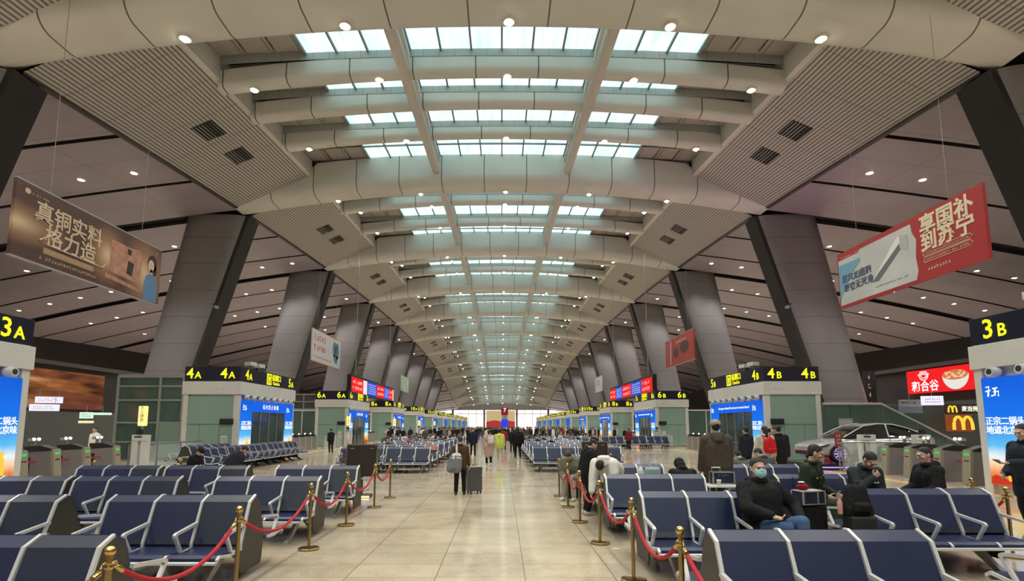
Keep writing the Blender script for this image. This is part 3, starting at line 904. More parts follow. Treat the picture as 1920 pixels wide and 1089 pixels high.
b = MB(); b.bb(.02, .1, -7.5, 7.5, .1, 3.1); b.obj('shutter', M_SHOPG, r)
r = thing('shop_building', 'dark shop block with red restaurant sign behind the right gates', 'building', (38, 48, 0))
b = MB(); b.bb(0, 14, -17, 7, 0, 7.0); b.obj('shell', M_SHOP, r)
b = MB(); b.bb(-.3, 14, -17.2, 7.2, 7.0, 7.35); b.obj('roof_edge', M_TRIM, r)
b = MB(); b.bb(-.02, -.1, -9, -.5, .1, 4.0); b.obj('shutter', M_SHOPG, r)
M_RSIGN = emat('red_restaurant_sign', (0.85, 0.018, 0.02), 1.0)
sg = thing('restaurant_sign', 'glowing red sign reading 和合谷 with bowl emblem and noodle bowl', 'sign', (37.6, 45.6, 5.85))
b = MB(); b.bb(-.12, .1, -4.6, 3.6, -1.05, 1.0); sb = b.obj('sign_box', M_RSIGN, sg)
text('和合谷', 1.0, M_WTXT, sg, (-.14, 1.55, -.52), (-1, 0), bold=.02, spacing=1.05)
b = MB()
def arc(b, cy_, cz, rad, a0, a1, w=.05, n=10, x=-.15):
    b.tube([(x, cy_ - rad * cos(a0 + (a1 - a0) * q / n), cz + rad * sin(a0 + (a1 - a0) * q / n)) for q in range(n + 1)], w, 6)
arc(b, 1.6, .58, .52, pi, 2 * pi, .035); arc(b, 1.6, .58, .34, pi, 2 * pi, .035)
for z, w in ((.58, .62), (.70, .46), (.82, .34)): b.tube([(-.15, 1.6 - w, z), (-.15, 1.6 + w, z)], .035, 6)
b.obj('bowl_emblem', M_WTXT, sg)
b = MB(); b.prism([(-1.7 - 1.3 * cos(a * pi / 12), .25 - 1.2 * sin(a * pi / 12)) for a in range(13)], 'x', -.13, -.15); bw = b.obj('printed_bowl', emat('printed_white_bowl', (.85, .8, .76), .9), sg)
b = MB(); b.prism([(-1.7 + 1.25 * cos(a * pi / 9), .27 + .42 * sin(a * pi / 9)) for a in range(18)], 'x', -.15, -.17); b.obj('printed_food', emat('printed_noodles', (.75, .22, .08), .8), bw)
b = MB()
rr = random.Random(4)
for q in range(26): b.ell((-.18, -1.7 + rr.uniform(-1, 1), .27 + rr.uniform(-.25, .3)), (.02, .16, .07), nu=8, nv=5)
b.obj('printed_topping', emat('printed_topping', (.92, .55, .3), .9), bw)
M_LBOX = emat('pale_lit_sign', (0.86, 0.83, 1.0), 1.0)
def lit_sign(x, y, z, w, h, nrm, lab, m=M_LBOX, rows=2, mk=True, col=None):
    r = thing('hanging_sign', lab, 'sign', (x, y, z))
    b = MB(); b.box((0, 0, 0), (w, .18, h)); o = b.obj('sign_box', m, r, bevel=.03); o.rotation_euler = (0, 0, atan2(nrm[1], nrm[0]) + pi / 2)
    if mk:
        g = glyph_rows(w * .72, h * .6, rows, int(abs(x * 7 + z * 13))).obj('lettering', col or M_DTXT, o); g.location = (0, -.1, 0)
    for q in ((-.35, .35) if w > 1.3 else (0,)):
        b = MB(); b.tube([(q * w, 0, h / 2), (q * w, 0, h / 2 + .45)], .015, 6); b.obj('hanger', M_GREY, o)
    return r
lit_sign(-30.1, 35.5, 3.62, 1.45, .42, (.5, -1), 'upper of two stacked pale lit signs at the left shops')
lit_sign(-30.1, 35.2, 3.1, 1.55, .44, (.5, -1), 'lower of two stacked pale lit signs at the left shops')
lit_sign(-28.3, 36.5, 2.62, .75, .42, (.5, -1), 'small greenish lit direction sign left of the glass booth', emat('greenish_sign', (.72, .95, .74), .9))
lit_sign(-27.2, 36.5, 2.72, 1.0, .16, (.5, -1), 'narrow pale green lit strip sign left of the glass booth', emat('greenish_strip', (.72, .95, .74), .9), mk=False)
lit_sign(-28.6, 36.9, 2.17, .85, .16, (.5, -1), 'narrow yellow lit strip under the greenish sign', emat('yellow_strip', (1, .9, .5), .9), mk=False)
lit_sign(29.0, 36.0, 3.6, 1.25, .62, (-.3, -1), 'white lit notice below the red restaurant sign', rows=2)
lit_sign(27.6, 36.2, 3.45, 1.25, .40, (-.3, -1), 'dim grey notice beside the white lit notice', mat('grey_notice', (.25, .25, .26), .5), rows=1)
lit_sign(27.5, 36.0, 3.0, 1.35, .46, (-.3, -1), 'lilac lit notice under the dim grey one', rows=2, col=emat('notice_red_print', (.5, .1, .12), .6))
# golden arches
M_ARCH = emat('yellow_arches', (1.0, 0.60, 0.05), 1.1)
def arches(b, cx_, cz, w, h, t, y=-.08):
    for q in (-1, 1):
        b.tube([(cx_ + q * w * (0.5 - .5 * cos(a)), y, cz + h * sin(a) ** 0.7) for a in [pi * e / 14 for e in range(15)]], t, 8)
r = thing('fast_food_sign', 'large yellow arches on an orange panel at the right shops', 'sign', (30.4, 35.5, 0))
b = MB(); b.bb(-.95, .75, 0, .12, 1.55, 2.65); b.obj('panel', emat('orange_panel', (.30, .075, .02), .8), r)
b = MB(); arches(b, .05, 1.65, .62, .85, .09); b.obj('arches', M_ARCH, r)
r = thing('fast_food_sign', 'small yellow arches with white lettering above the orange panel', 'sign', (30.3, 35.2, 0))
b = MB(); b.bb(-1.1, 1.1, 0, .1, 2.72, 3.3); b.obj('panel', M_SHOP, r)
b = MB(); arches(b, -.72, 2.78, .27, .42, .045); b.obj('arches', M_ARCH, r)
text('麦当劳', .36, emat('cream_lit_lettering', (1, .95, .75), 1.0), r, (.45, -.05, 3.0), (0, -1), bold=.01)
# right: wall under the arches, vertical shop lettering beside the column
b = MB(); b.bb(26, 37.9, 36.6, 37.0, 0, 3.4); tag(b.obj('shop_partition', M_SHOPG), 'grey shop partition below the fast food signs', 'partition', kind='structure')
r = thing('shop_sign', 'vertical pale lettering of a shop behind the first right column', 'sign', (36.0, 52, 0))
for q in range(6):
    flat_on(glyph_rows(.8, .8, 1, q).obj('lettering', emat('cream_shop_print', (.7, .6, .45), .5) if q == 0 else r.children[0].data.materials[0], r), (0, 0, 6.6 - q * .85), (-.4, -1))
b = MB(); b.bb(-.6, .6, .06, .16, 1.9, 7.2); b.obj('panel', M_SHOP, r)
# left glass booth (lift enclosure)
r = thing('glass_booth', 'glass lift booth with pale frames left of kiosk 4A', 'glass booth', (-20.4, 31, 0))
b = MB()
for x in (-1.9, .55, 1.9):
    for y in (0, 4): b.bb(x - .07, x + .07, y - .07, y + .07, 0, 4.8)
for z in (1.0, 2.1, 3.4, 4.2, 4.75):
    b.bb(-1.9, 1.9, -.06, .06, z - .05, z + .05); b.bb(-1.9, 1.9, 3.94, 4.06, z - .05, z + .05)
    for x in (-1.9, 1.9): b.bb(x - .06, x + .06, 0, 4, z - .05, z + .05)
b.obj('frame', mat('booth_frame', (.30, .33, .31), .4), r)
b = MB(); b.bb(-1.85, 1.85, 0, .02, 0, 4.75); b.bb(-1.86, -1.84, 0, 4, 0, 4.75); b.bb(1.84, 1.86, 0, 4, 0, 4.75); b.obj('glass_wall', M_GLSGR, r)
b = MB(); b.bb(-1.95, 1.95, -.05, 4.05, 4.8, 4.9); b.obj('roof_slab', M_GREY, r)
M_PINK = emat('pink_reflection', (.75, .08, .12), .5)  # glowing pink shapes stand in for reflections in the booth glass
b = MB(); b.prism([(-1.2, 3.55), (-.4, 3.5), (-.5, 3.85), (-1.15, 4.1)], 'y', .3, .35); b.ell((-1.2, .3, 2.75), (.35, .05, .4)); b.ell((-.6, .3, 2.7), (.4, .05, .38)); b.obj('pink_reflection', M_PINK, r)
b = MB(); b.bb(.62, 1.84, -.03, -.01, .1, 2.05); b.obj('lift_door', M_GREEN, r)
# second and later glass booths along both sides
for s, side in ((-1, 'left'), (1, 'right')):
    for k in range(1, 5):
        Y = 31 + 20.25 * k - (0 if s < 0 else .6); let = 'A' if s < 0 else 'B'
        if True:
            r = thing('glass_booth', 'dark green glass wall with white top rail beside kiosk %d%s' % (2 * k + 4, let), 'glass booth', (s * 20.3, Y, 0))
            b = MB(); b.bb(-3.2, 3.2, 0, .08, 0, 3.3); b.obj('glass_wall', M_GLSGR, r)
            b = MB(); b.bb(-3.25, 3.25, -.05, .12, 3.3, 3.42)
            for x in (-3.2, -1, 1.2, 3.2): b.bb(x - .04, x + .04, -.03, .1, 0, 3.3)
            b.obj('frame', M_WHITE, r)
            if s < 0:
                b = MB(); b.bb(-3.2, 3.2, .3, .5, 3.4, 5.0); b.obj('upper_wall', M_SHOPG, r)
                f2 = MB()
                for z in (3.5, 4.2, 4.9): f2.bb(-3.2, 3.2, .2, .3, z - .05, z + .05)
                for x in (-3.1, -1, 1.2, 3.1): f2.bb(x - .05, x + .05, .2, .3, 3.4, 5.0)
                f2.obj('upper_frame', M_GREY, r)
# right: glass-sided stair well with sloping rail
r = thing('stairwell_balustrade', 'green glass balustrade of the stairwell right of kiosk 4B, rail sloping down', 'balustrade', (18, 30, 0))
out = [(0, 0), (7.6, 0), (7.6, .75), (7.3, 1.0), (3.3, 3.1), (0, 3.1)]
b = MB(); b.prism(out, 'y', 0, .04); b.obj('glass_panel', M_GLSGR, r)
b = MB(); b.tube([(0, 0, 3.14), (3.3, 0, 3.14), (7.3, 0, 1.04), (7.7, 0, .8)], .07, 8); b.obj('handrail', M_STEEL, r)
for x, h in ((0, 3.1), (1.6, 3.1), (3.3, 3.1), (5.2, 2.1), (6.8, 1.3)):
    b = MB(); b.bb(x - .03, x + .03, -.03, .06, 0, h); b.obj('post', M_SEAM, r)
b = MB(); b.bb(0, 7.6, 2.4, 2.44, 0, 3.1); b.obj('rear_panel', M_GLSGR, r)
# ================================================================== hanging billboards and screens
M_WIRE = mat('steel_wire', (0.35, 0.35, 0.35), 0.4, metal=0.6)
def billboard(s, Yn, L, z0, z1, m, label, X=17.0, cat='billboard', edge=None):
    """hanging board parallel to the nave; local x = viewer's right, face toward the aisle"""
    r = thing('hanging_' + cat.replace(' ', '_'), label, cat, (s * X, Yn + L / 2, (z0 + z1) / 2), atan2(0, -s) + pi / 2)
    h = z1 - z0
    b = MB(); b.box((0, 0.06, 0), (L, .12, h)); f = b.obj('board', m, r)
    b = MB(); b.bb(-L / 2, L / 2, 0, .14, -h / 2 - .05, -h / 2); b.bb(-L / 2, L / 2, 0, .14, h / 2, h / 2 + .05); b.obj('edge_rail', edge or M_GREY, r)
    for q in (-.32, .32):
        Yq = Yn + L / 2 + q * L
        b = MB(); b.tube([(q * L, .06, h / 2), (q * L, .06, zc(Yq) + 0.1 - (z0 + z1) / 2)], .009, 6)
        b.obj('hanging_wire', M_WIRE, r)
    return r, L, h
def flat(b, poly, y): return b.prism(poly, 'y', y, y - .006)
# left, copper advert
def brown():
    m = mat('brown_advert', (0.1, 0.05, 0.04), 0.5); g = G(m); p = g.N['Principled BSDF']
    x, y, z, v = g.xyz('Generated')
    def spot_(cx_, cz, rx, rz):
        a = g.math('DIVIDE', g.math('SUBTRACT', x, cx_), rx); c = g.math('DIVIDE', g.math('SUBTRACT', z, cz), rz)
        d = g.math('SQRT', g.math('ADD', g.math('MULTIPLY', a, a), g.math('MULTIPLY', c, c)))
        return g.math('MAXIMUM', g.math('SUBTRACT', 1, d), 0)
    f = g.math('MAXIMUM', g.math('MAXIMUM', spot_(0.0, .45, .32, .3), spot_(.56, .5, .16, .5)), spot_(.86, .45, .2, .7))
    g.L.new(g.ramp(f, [(0, (0.075, 0.036, 0.03)), (.5, (0.26, 0.14, 0.075)), (1, (0.62, 0.46, 0.30))]), p.inputs['Base Color'])
    p.inputs['Emission Strength'].default_value = 0.0
    return m
r, L, h = billboard(-1, 17.85, 8.0, 7.85, 10.6, brown(), 'long brown copper advert board hanging on the left, 真铜实料')
M_GTXT = mat('pale_gold_print', (0.55, 0.42, 0.30), 0.5)
M_GTX2 = mat('dark_gold_print', (0.36, 0.21, 0.12), 0.5)
text('真铜实料', .82, M_GTXT, r, (-1.55, -.008, .50), (0, -1), bold=.012)
text('格力造', .84, M_GTXT, r, (-1.45, -.008, -.28), (0, -1), bold=.012)
b = MB(); flat(b, [(-2.7, -.72), (-.3, -.72), (-.2, -.84), (-.3, -.95), (-2.7, -.95)], -.002); b.obj('printed_pill', M_GTX2, r)
g = glyph_rows(2.3, .16, 1, 3).obj('lettering', M_GTXT, r); g.location = (-1.5, -.012, -.83)
g = glyph_rows(2.7, .2, 1, 8).obj('lettering', M_GTXT, r); g.location = (-1.5, -.006, -1.13)
b = MB(); b.tube([(-2.9, -.006, .25), (-3.2, -.006, .32), (-3.15, -.006, .45), (-2.6, -.006, .45)], .03, 6); b.tube([(-2.2, -.006, -.05), (-2.9, -.006, -.5), (-2.5, -.006, -.58), (.2, -.006, -.62), (.35, -.006, -.45)], .03, 6); b.obj('flourish', M_GTXT, r)
M_COP = mat('printed_copper', (0.40, 0.20, 0.14), 0.5, vary=(3.5, .25))
b = MB(); flat(b, [(.62, -.65), (2.2, -.72), (2.55, -.5), (2.65, .65), (2.35, .85), (1.9, .78), (.62, .78)], -.002); cp = b.obj('printed_copper_block', M_COP, r)
b = MB(); flat(b, [(1.65, -.45), (2.0, -.5), (2.1, .1), (1.72, .15)], -.009); flat(b, [(1.62, .45), (1.85, .42), (1.9, .68), (1.66, .7)], -.009); b.obj('printed_opening', mat('printed_dark', (.03, .02, .02), .6), cp)
b = MB(); flat(b, [(.4, -.75), (2.5, -.95), (2.6, -1.1), (.4, -.95)], -.002); b.obj('printed_base', M_COP, r)
M_PSK = mat('printed_skin', (.62, .42, .33), .6); M_PHR = mat('printed_hair', (.035, .02, .018), .6); M_PBL = mat('printed_blue_jumper', (.10, .20, .36), .6)
b = MB(); flat(b, [(2.85, -1.36), (2.85, -.7), (2.95, -.2), (3.2, -.02), (3.5, -.02), (3.72, -.2), (3.85, -.75), (3.8, -1.36)], -.002); w_ = b.obj('printed_woman', M_PBL, r)
def disc(b, cx_, cz, rx, rz, y, n=20): return flat(b, [(cx_ + rx * cos(2 * pi * q / n), cz + rz * sin(2 * pi * q / n)) for q in range(n)], y)
b = MB(); disc(b, 3.36, .5, .33, .42, -.004); disc(b, 3.55, .2, .18, .25, -.004); b.obj('hair', M_PHR, w_)
b = MB(); disc(b, 3.28, .36, .21, .31, -.011); flat(b, [(3.2, -.02), (3.42, -.02), (3.4, .2), (3.24, .2)], -.011); b.obj('face', M_PSK, w_)
b = MB(); disc(b, 3.21, .4, .035, .015, -.018); disc(b, 3.36, .4, .035, .015, -.018); b.obj('eye', M_PHR, w_)
b = MB(); disc(b, 3.28, .22, .06, .018, -.018); b.obj('mouth', mat('printed_lips', (.45, .12, .1), .6), w_)
b = MB(); disc(b, -3.55, 1.08, .12, .1, -.004); b.obj('emblem', M_GTXT, r)
g = glyph_rows(.75, .14, 1, 15).obj('lettering', M_GTXT, r); g.location = (-3.0, -.006, 1.06)
g = glyph_rows(.2, .2, 1, 16).obj('lettering', M_GTXT, r); g.location = (3.7, -.006, 1.1)
# right, air conditioner advert
def acwall():
    m = mat('pale_room_advert', (0.5, 0.52, 0.52), 0.5, vary=(.6, .12)); return m
M_RAD = mat('red_advert', (0.36, 0.028, 0.035), 0.45)
M_CRM = mat('cream_print', (0.72, 0.62, 0.44), 0.5)
r, L, h = billboard(1, 18.05, 8.2, 7.78, 10.45, M_RAD, 'red and white air conditioner advert board hanging on the right, 享国补', edge=M_RAD)
b = MB(); flat(b, [(-4.02, -1.25), (.85, -1.25), (.98, -.9), (.9, -.3), (1.0, .4), (.8, .75), (.75, 1.15), (-2.4, 1.15), (-2.55, 1.02), (-4.02, 1.02)], -.002); ph = b.obj('printed_room', acwall(), r)
b = MB(); flat(b, [(-4.02, -1.0), (-3.3, .0), (-2.4, .62), (-2.4, .72), (-4.02, .78)], -.009); b.obj('printed_sky', mat('printed_sky', (.16, .36, .50), .5), ph)
b = MB(); flat(b, [(-1.7, -.62), (-.15, .78), (.1, .9), (.12, .3), (-1.35, -.72)], -.009); ac = b.obj('printed_air_conditioner', mat('printed_white', (.72, .73, .73), .5), ph)
b = MB(); flat(b, [(-1.68, -.66), (-1.5, -.5), (.08, .55), (.12, .3), (-1.3, -.7)], -.016); b.obj('printed_outlet', mat('printed_slate', (.13, .15, .17), .5), ac)
b = MB(); flat(b, [(.1, .9), (.55, .78), (.55, .1), (.12, .3)], -.014); b.obj('printed_side', mat('printed_grey', (.42, .43, .44), .5), ac)
M_NVT = mat('dark_blue_print', (.06, .09, .15), .5)
text('驭风如超跑', .42, M_NVT, r, (-2.75, -.02, -.02), (0, -1), bold=.006)
text('舒爽无死角', .42, M_NVT, r, (-2.65, -.02, -.48), (0, -1), bold=.006)
g = glyph_rows(2.0, .13, 1, 23).obj('lettering', M_NVT, r); g.location = (-.5, -.01, -.95)
text('享国补', .84, M_CRM, r, (2.45, -.008, .80), (0, -1), bold=.024)
text('到苏宁', .84, M_CRM, r, (2.45, -.008, .08), (0, -1), bold=.024)
for z in (-.33, -.58):
    b = MB(); b.tube([(1.35, -.006, z - .1), (3.45, -.006, z - .1), (3.55, -.006, z), (3.45, -.006, z + .1), (1.35, -.006, z + .1), (1.27, -.006, z), (1.35, -.006, z - .1)], .012, 5); b.obj('printed_outline', M_CRM, r)
    g = glyph_rows(2.0, .12, 1, int(z * 40)).obj('lettering', M_CRM, r); g.location = (2.4, -.006, z)
g = glyph_rows(1.1, .2, 1, 41).obj('lettering', M_CRM, r); g.location = (2.0, -.006, -.98)
g = glyph_rows(1.3, .1, 1, 42).obj('lettering', M_CRM, r); g.location = (-3.2, -.006, 1.1)
# second pair
M_PALE = mat('pale_advert', (0.52, 0.52, 0.54), 0.5)
M_RPR = mat('red_print', (0.55, 0.05, 0.04), 0.5)
r, L, h = billboard(-1, 47.3, 8.3, 7.75, 10.65, M_PALE, 'white advert board with red brush lettering hanging far left', edge=M_RPR)
g = glyph_rows(3.6, 1.9, 2, 51, .95).obj('lettering', M_RPR, r); g.location = (-1.9, -.006, .3)
g = glyph_rows(5.0, .3, 1, 52).obj('lettering', M_RPR, r); g.location = (-1.2, -.006, -1.0)
b = MB(); disc(b, 2.2, .4, .55, .75, -.002); disc(b, 3.1, .3, .6, .85, -.002); flat(b, [(1.7, -.1), (3.5, -.3), (3.0, -1.1), (2.3, -.9)], -.002); b.obj('printed_shape', mat('printed_blue', (.07, .15, .26), .5), r)
r, L, h = billboard(1, 46.7, 8.2, 7.8, 10.5, mat('dull_red_advert', (0.33, 0.05, 0.045), 0.5, vary=(.8, .15)), 'dull red advert board with dark picture hanging far right')
g = glyph_rows(3.0, .5, 1, 61).obj('lettering', M_CRM, r); g.location = (.6, -.006, .8)
b = MB(); disc(b, -.8, -.2, .8, .5, -.002); disc(b, 1.6, .1, 1.2, .6, -.002); b.obj('printed_shape', mat('printed_brown', (.08, .04, .035), .5), r)
b = MB(); flat(b, [(-2.6, -1.2), (-2.3, -1.2), (-2.1, 1.2), (-2.4, 1.2)], -.002); b.obj('printed_stripe', mat('printed_lilac', (.4, .3, .42), .5), r)
r, L, h = billboard(-1, 90, 7.0, 7.8, 10.4, mat('green_white_advert', (.42, .5, .44), .5, vary=(.6, .25)), 'small pale green advert board hanging far down the left')
r, L, h = billboard(1, 90.5, 6.5, 7.8, 10.4, mat('grey_white_advert', (.48, .5, .53), .5, vary=(.6, .15)), 'small pale grey advert board hanging far down the right')
g = glyph_rows(3.0, 1.0, 2, 66).obj('lettering', M_NVT, r); g.location = (0, -.006, .2)
# departure screens
M_LRED = emat('led_red', (.85, .02, .02), 1.0); M_LBLU = emat('led_blue', (.02, .10, .75), .9); M_LWHT = emat('led_white', (.95, .82, .75), .9)
for s, side in ((-1, 'left'), (1, 'right')):
    L, h = 21.5, 1.55
    r = thing('departure_screen', 'long red and blue departure screen above the %s kiosks' % side, 'screen', (s * 15.6, 55.2 + L / 2, 6.2), atan2(0, -s) + pi / 2)
    b = MB(); b.box((0, .2, 0), (L + .5, .4, h + .5)); b.obj('casing', M_BLACK, r)
    cols = [(0, .22, 'r'), (.22, .30, 'w'), (.30, .52, 'b'), (.52, .72, 'r'), (.72, .86, 'b'), (.86, .97, 'r'), (.97, 1, 'w')] if s < 0 else [(0, .18, 'r'), (.18, .36, 'b'), (.36, .58, 'r'), (.58, .8, 'b'), (.8, 1, 'r')]
    for q, (a, c, t) in enumerate(cols):
        b = MB(); b.bb(-L / 2 + a * L, -L / 2 + c * L - .05, -.02, 0, -h / 2, h / 2)
        p = b.obj('screen_panel', {'r': M_LRED, 'b': M_LBLU, 'w': M_LWHT}[t], r)
        if t != 'w':
            g = glyph_rows((c - a) * L * .8, h * .8, 5 if t == 'b' else 2, q + 70 * s, .9).obj('lettering', M_LWHT, p); g.location = (-L / 2 + (a + c) / 2 * L, -.03, 0)
    for q in (-.4, .4):
        b = MB(); b.tube([(q * L, .2, h / 2), (q * L, .2, 15.6)], .04, 6); b.obj('hanging_wire', M_WIRE, r)
# far end: central advert and totem
r = thing('end_advert', 'yellow and red advert in the middle of the far end wall', 'billboard', (-.6, 261.2, 0))
b = MB(); b.bb(-7, 7, 0, .3, 3.6, 9.0); b.obj('upper_picture', emat('tan_advert', (.72, .52, .27), .75), r)
b = MB(); b.prism([(-7, 0), (7, 0), (7, 3.6), (4, 4.2), (1, 3.6), (-3, 4.4), (-7, 3.6)], 'y', -.05, .2); b.obj('lower_picture', emat('red_advert_lit', (.55, .05, .05), .75), r)
r = thing('centre_totem', 'tall aisle totem with dark red top and blue screen at the far end', 'sign post', (.62, 118, 0))
b = MB(); b.bb(-.75, .75, -.2, .2, 4.2, 5.8); t_ = b.obj('number_panel', emat('deep_red', (.28, .015, .03), .8), r)
text('7', 1.2, M_WTXT, t_, (0, -.21, 5.2), (0, -1), bold=.03)
b = MB(); b.bb(-.6, .6, -.15, .15, 0, 4.2); b.obj('pillar', M_GREY, r)
b = MB(); b.bb(-.72, .72, -.25, -.15, 1.6, 3.2); b.obj('blue_screen', emat('blue_screen', (.02, .06, .8), 1.0), r)
# ================================================================== waiting benches (double sided, seats back to back)
def leather(name, col):
    m = mat(name, col, 0.36, spec=0.5, vary=(6, .05))
    return m
M_NVY = leather('navy_seat_panel', (0.011, 0.019, 0.066))
M_NVY2 = leather('slate_blue_seat_panel', (0.017, 0.026, 0.052))
M_NVYD = leather('navy_lower_panel', (0.005, 0.009, 0.034))
M_ALU = mat('silver_frame', (0.62, 0.63, 0.65), 0.3, metal=0.25)
M_OLV = mat('olive_end_cover', (0.042, 0.042, 0.034), 0.45)
M_LEG = mat('dark_leg', (0.10, 0.10, 0.10), 0.35, metal=0.6)
SW = 0.61
# profile (y toward the front is negative)
PB = [(-.03, 1.03), (-.115, .925), (-.375, .50)]           # back: crest, bevel foot, lower edge
def plate(b, x0, x1, prof, t):
    """plate following a profile with thickness t behind it"""
    n = len(prof); out = []
    for i in range(n):
        a = Vector(prof[max(i - 1, 0)]); c = Vector(prof[min(i + 1, n - 1)])
        d = (c - a).normalized(); nn = Vector((-d.y, d.x))
        if nn.x < 0: nn = -nn
        out.append((prof[i][0] + nn.x * t, prof[i][1] + nn.y * t))
    b.prism(list(prof) + out[::-1], 'x', x0, x1)
def bench_parts(n=3):
    """list of (name, MB, material, bevel)"""
    P = []
    L = n * SW
    for sgn in (-1, 1):
        F = lambda pr: [(p[0] if sgn < 0 else -p[0], p[1]) for p in pr]
        for q in range(n):
            x0, x1 = q * SW + .022, (q + 1) * SW - .022
            b = MB()
            b.prism(F([(-.018, 1.034), (-.165, .965), (-.140, .943), (-.01, 1.0)]), 'x', x0, x1)
            b.cur = 1 if False else 0
            b.prism(F([(-.165, .965), (-.322, .545), (-.295, .53), (-.140, .943)]), 'x', x0, x1)
            P.append(('backrest', b, 'N2' if (q == n - 1 and sgn < 0) else 'N', .008))
            b = MB(); b.prism(F([(-.322, .545), (-.355, .475), (-.33, .465), (-.295, .53)]), 'x', x0, x1)
            P.append(('lumbar_panel', b, 'D', .004))
            b = MB(); b.prism(F([(-.34, .448), (-.60, .432), (-.84, .455), (-.90, .43), (-.905, .395), (-.88, .39), (-.84, .415), (-.60, .395), (-.34, .41)]), 'x', x0, x1)
            P.append(('seat', b, 'N', .008))
        for q in range(n + 1):
            x = q * SW
            b = MB()
            w = .015
            pr = F([(-.018, 1.046), (-.180, .97), (-.372, .49), (-.372, .40), (-.34, .40), (-.34, .48), (-.152, .952), (-.01, 1.022)])
            if sgn < 0 or 0 < q < n: b.prism(pr, 'x', x - w, x + w)
            pr = F([(-.40, .44), (-.62, .42), (-.86, .455), (-.915, .42), (-.915, .38), (-.86, .42), (-.62, .385), (-.40, .40)])
            b.prism(pr, 'x', x - w, x + w)
            P.append(('side_frame', b, 'A', .006))
            b = MB()
            pr = F([(-.245, .735), (-.70, .675), (-.735, .655), (-.735, .63), (-.60, .43), (-.565, .43), (-.685, .62), (-.68, .645), (-.235, .70)])
            b.prism(pr, 'x', x - .019, x + .019)
            P.append(('armrest', b, 'A', .008))
        b = MB(); b.prism(F([(-.905, .395), (-.918, .385), (-.918, .36), (-.88, .36)]), 'x', 0, L); P.append(('front_rail', b, 'A', 0))
    b = MB(); b.bb(.05, L - .05, -.09, .09, .27, .38); b.bb(.05, L - .05, -.66, .66, .37, .385); P.append(('beam', b, 'L', .01))
    for x in (.32 * L - .25, L - .32 * L + .25):
        for sgn in (-1, 1):
            b = MB(); b.prism([(sgn * .05, .36), (sgn * .16, .36), (sgn * .60, .035), (sgn * .66, .035), (sgn * .66, 0), (sgn * .52, 0), (sgn * .05, .28)], 'x', x - .028, x + .028)
            P.append(('leg', b, 'A', .008))
    for x in (0.0, L):
        e = .022 if x == 0 else -.022
        b = MB(); b.prism([(-.02, 1.02), (.02, 1.02), (.16, .955), (.345, .48), (.31, .18), (.28, .1), (-.28, .1), (-.31, .18), (-.345, .48), (-.16, .955)], 'x', x + e, x + e * 1.9)
        P.append(('end_cover', b, 'O', 0))
    return P
MM = {'N': M_NVY, 'N2': M_NVY2, 'D': M_NVYD, 'A': M_ALU, 'L': M_LEG, 'O': M_OLV}
_bp = {}
def bench(loc, rz, label, group, full=True, n=3):
    slate = 'left of the aisle' in group or 'left of the aisle' in label
    key = (full, n, slate)
    if key not in _bp:
        r = thing('waiting_bench' if full else 'waiting_bench', label, 'bench', loc, rz, group)
        P = bench_parts(n)
        if full:
            for (nm, b, mk, bv) in P: b.obj(nm, MM[mk if slate or mk != 'N2' else 'N'], r, bevel=0)
        else:
            groups = {}
            for (nm, b, mk, bv) in P:
                key2 = {'backrest': 'backrest', 'lumbar_panel': 'backrest', 'seat': 'seat', 'side_frame': 'frame', 'armrest': 'frame', 'front_rail': 'frame', 'beam': 'base', 'leg': 'base', 'end_cover': 'end_cover'}[nm]
                g = groups.setdefault(key2, (MB(), MM[mk]))
                g[0].add(b.v, b.f)
            for nm, (b, m) in groups.items(): b.obj(nm, m, r)
        _bp[key] = r
        return r
    r = dup(_bp[key])
    r.location = loc; r.rotation_euler = (0, 0, rz)
    return tag(r, label, 'bench', group)
RW = ['front', 'second', 'third', 'fourth', 'fifth', 'sixth', 'seventh', 'eighth', 'ninth', 'tenth', 'eleventh']
L3 = 3 * SW
for i, Y in enumerate((4.63, 7.22, 9.82, 12.4)):
    for j, xr in enumerate((-3.26, -5.76, -7.75)):
        if i == 0 and j == 2: continue
        bench((xr - L3, Y, 0), 0, 'navy three-seat bench left of aisle, %s row, %s from the rope' % (RW[i], ('first', 'second', 'third')[j]), 'navy benches left of the aisle')
for i, (Y, xs_) in enumerate(((4.86, (1.83, 5.05)), (7.62, (1.92, 5.15)), (10.24, (1.93, 5.12)), (12.8, (1.93, 5.09)))):
    for j, x in enumerate(xs_):
        bench((x, Y + (.32 if (i == 1 and j == 1) else 0), 0), 0, 'navy three-seat bench right of aisle, %s row, %s from the rope' % (RW[i], ('first', 'second')[j]), 'navy benches right of the aisle')
for i in range(9):
    for s, x0, Y0 in ((-1, -3.02, 22.9), (1, 1.33, 23.45)):
        Y = Y0 + 2.75 * i
        for j in range(2 if i < 6 else 3):
            x = x0 - L3 - j * 1.95 if s < 0 else x0 + j * 1.95
            bench((x, Y, 0), 0, 'navy bench beyond the gap, %s of aisle, %s row, %s from the aisle' % ('left' if s < 0 else 'right', RW[i], ('first', 'second', 'third')[j]), 'navy benches in the far block %s of the aisle' % ('left' if s < 0 else 'right'), i < 2)
for j in range(5):
    bench((-12.2, 21.6 + j * 2.02, 0), pi / 2, 'navy bench in the front lengthwise row near kiosk 4A, %s from the camera' % ORD[j], 'lengthwise benches before kiosk 4A', False)
for j in range(2):
    bench((-15.0, 22.6 + j * 1.9, 0) if False else (-14.15, 24.1 + j * 1.9, 0), pi / 2, 'navy bench in the rear lengthwise row near kiosk 4A, %s from the camera' % ORD[j], 'lengthwise benches before kiosk 4A', False)
for j in range(3):
    bench((8.4 + j * 1.9, 45.6, 0), 0, 'navy bench in the row in front of kiosk 6B, %s from the aisle' % ORD[j], 'benches before kiosk 6B', False)
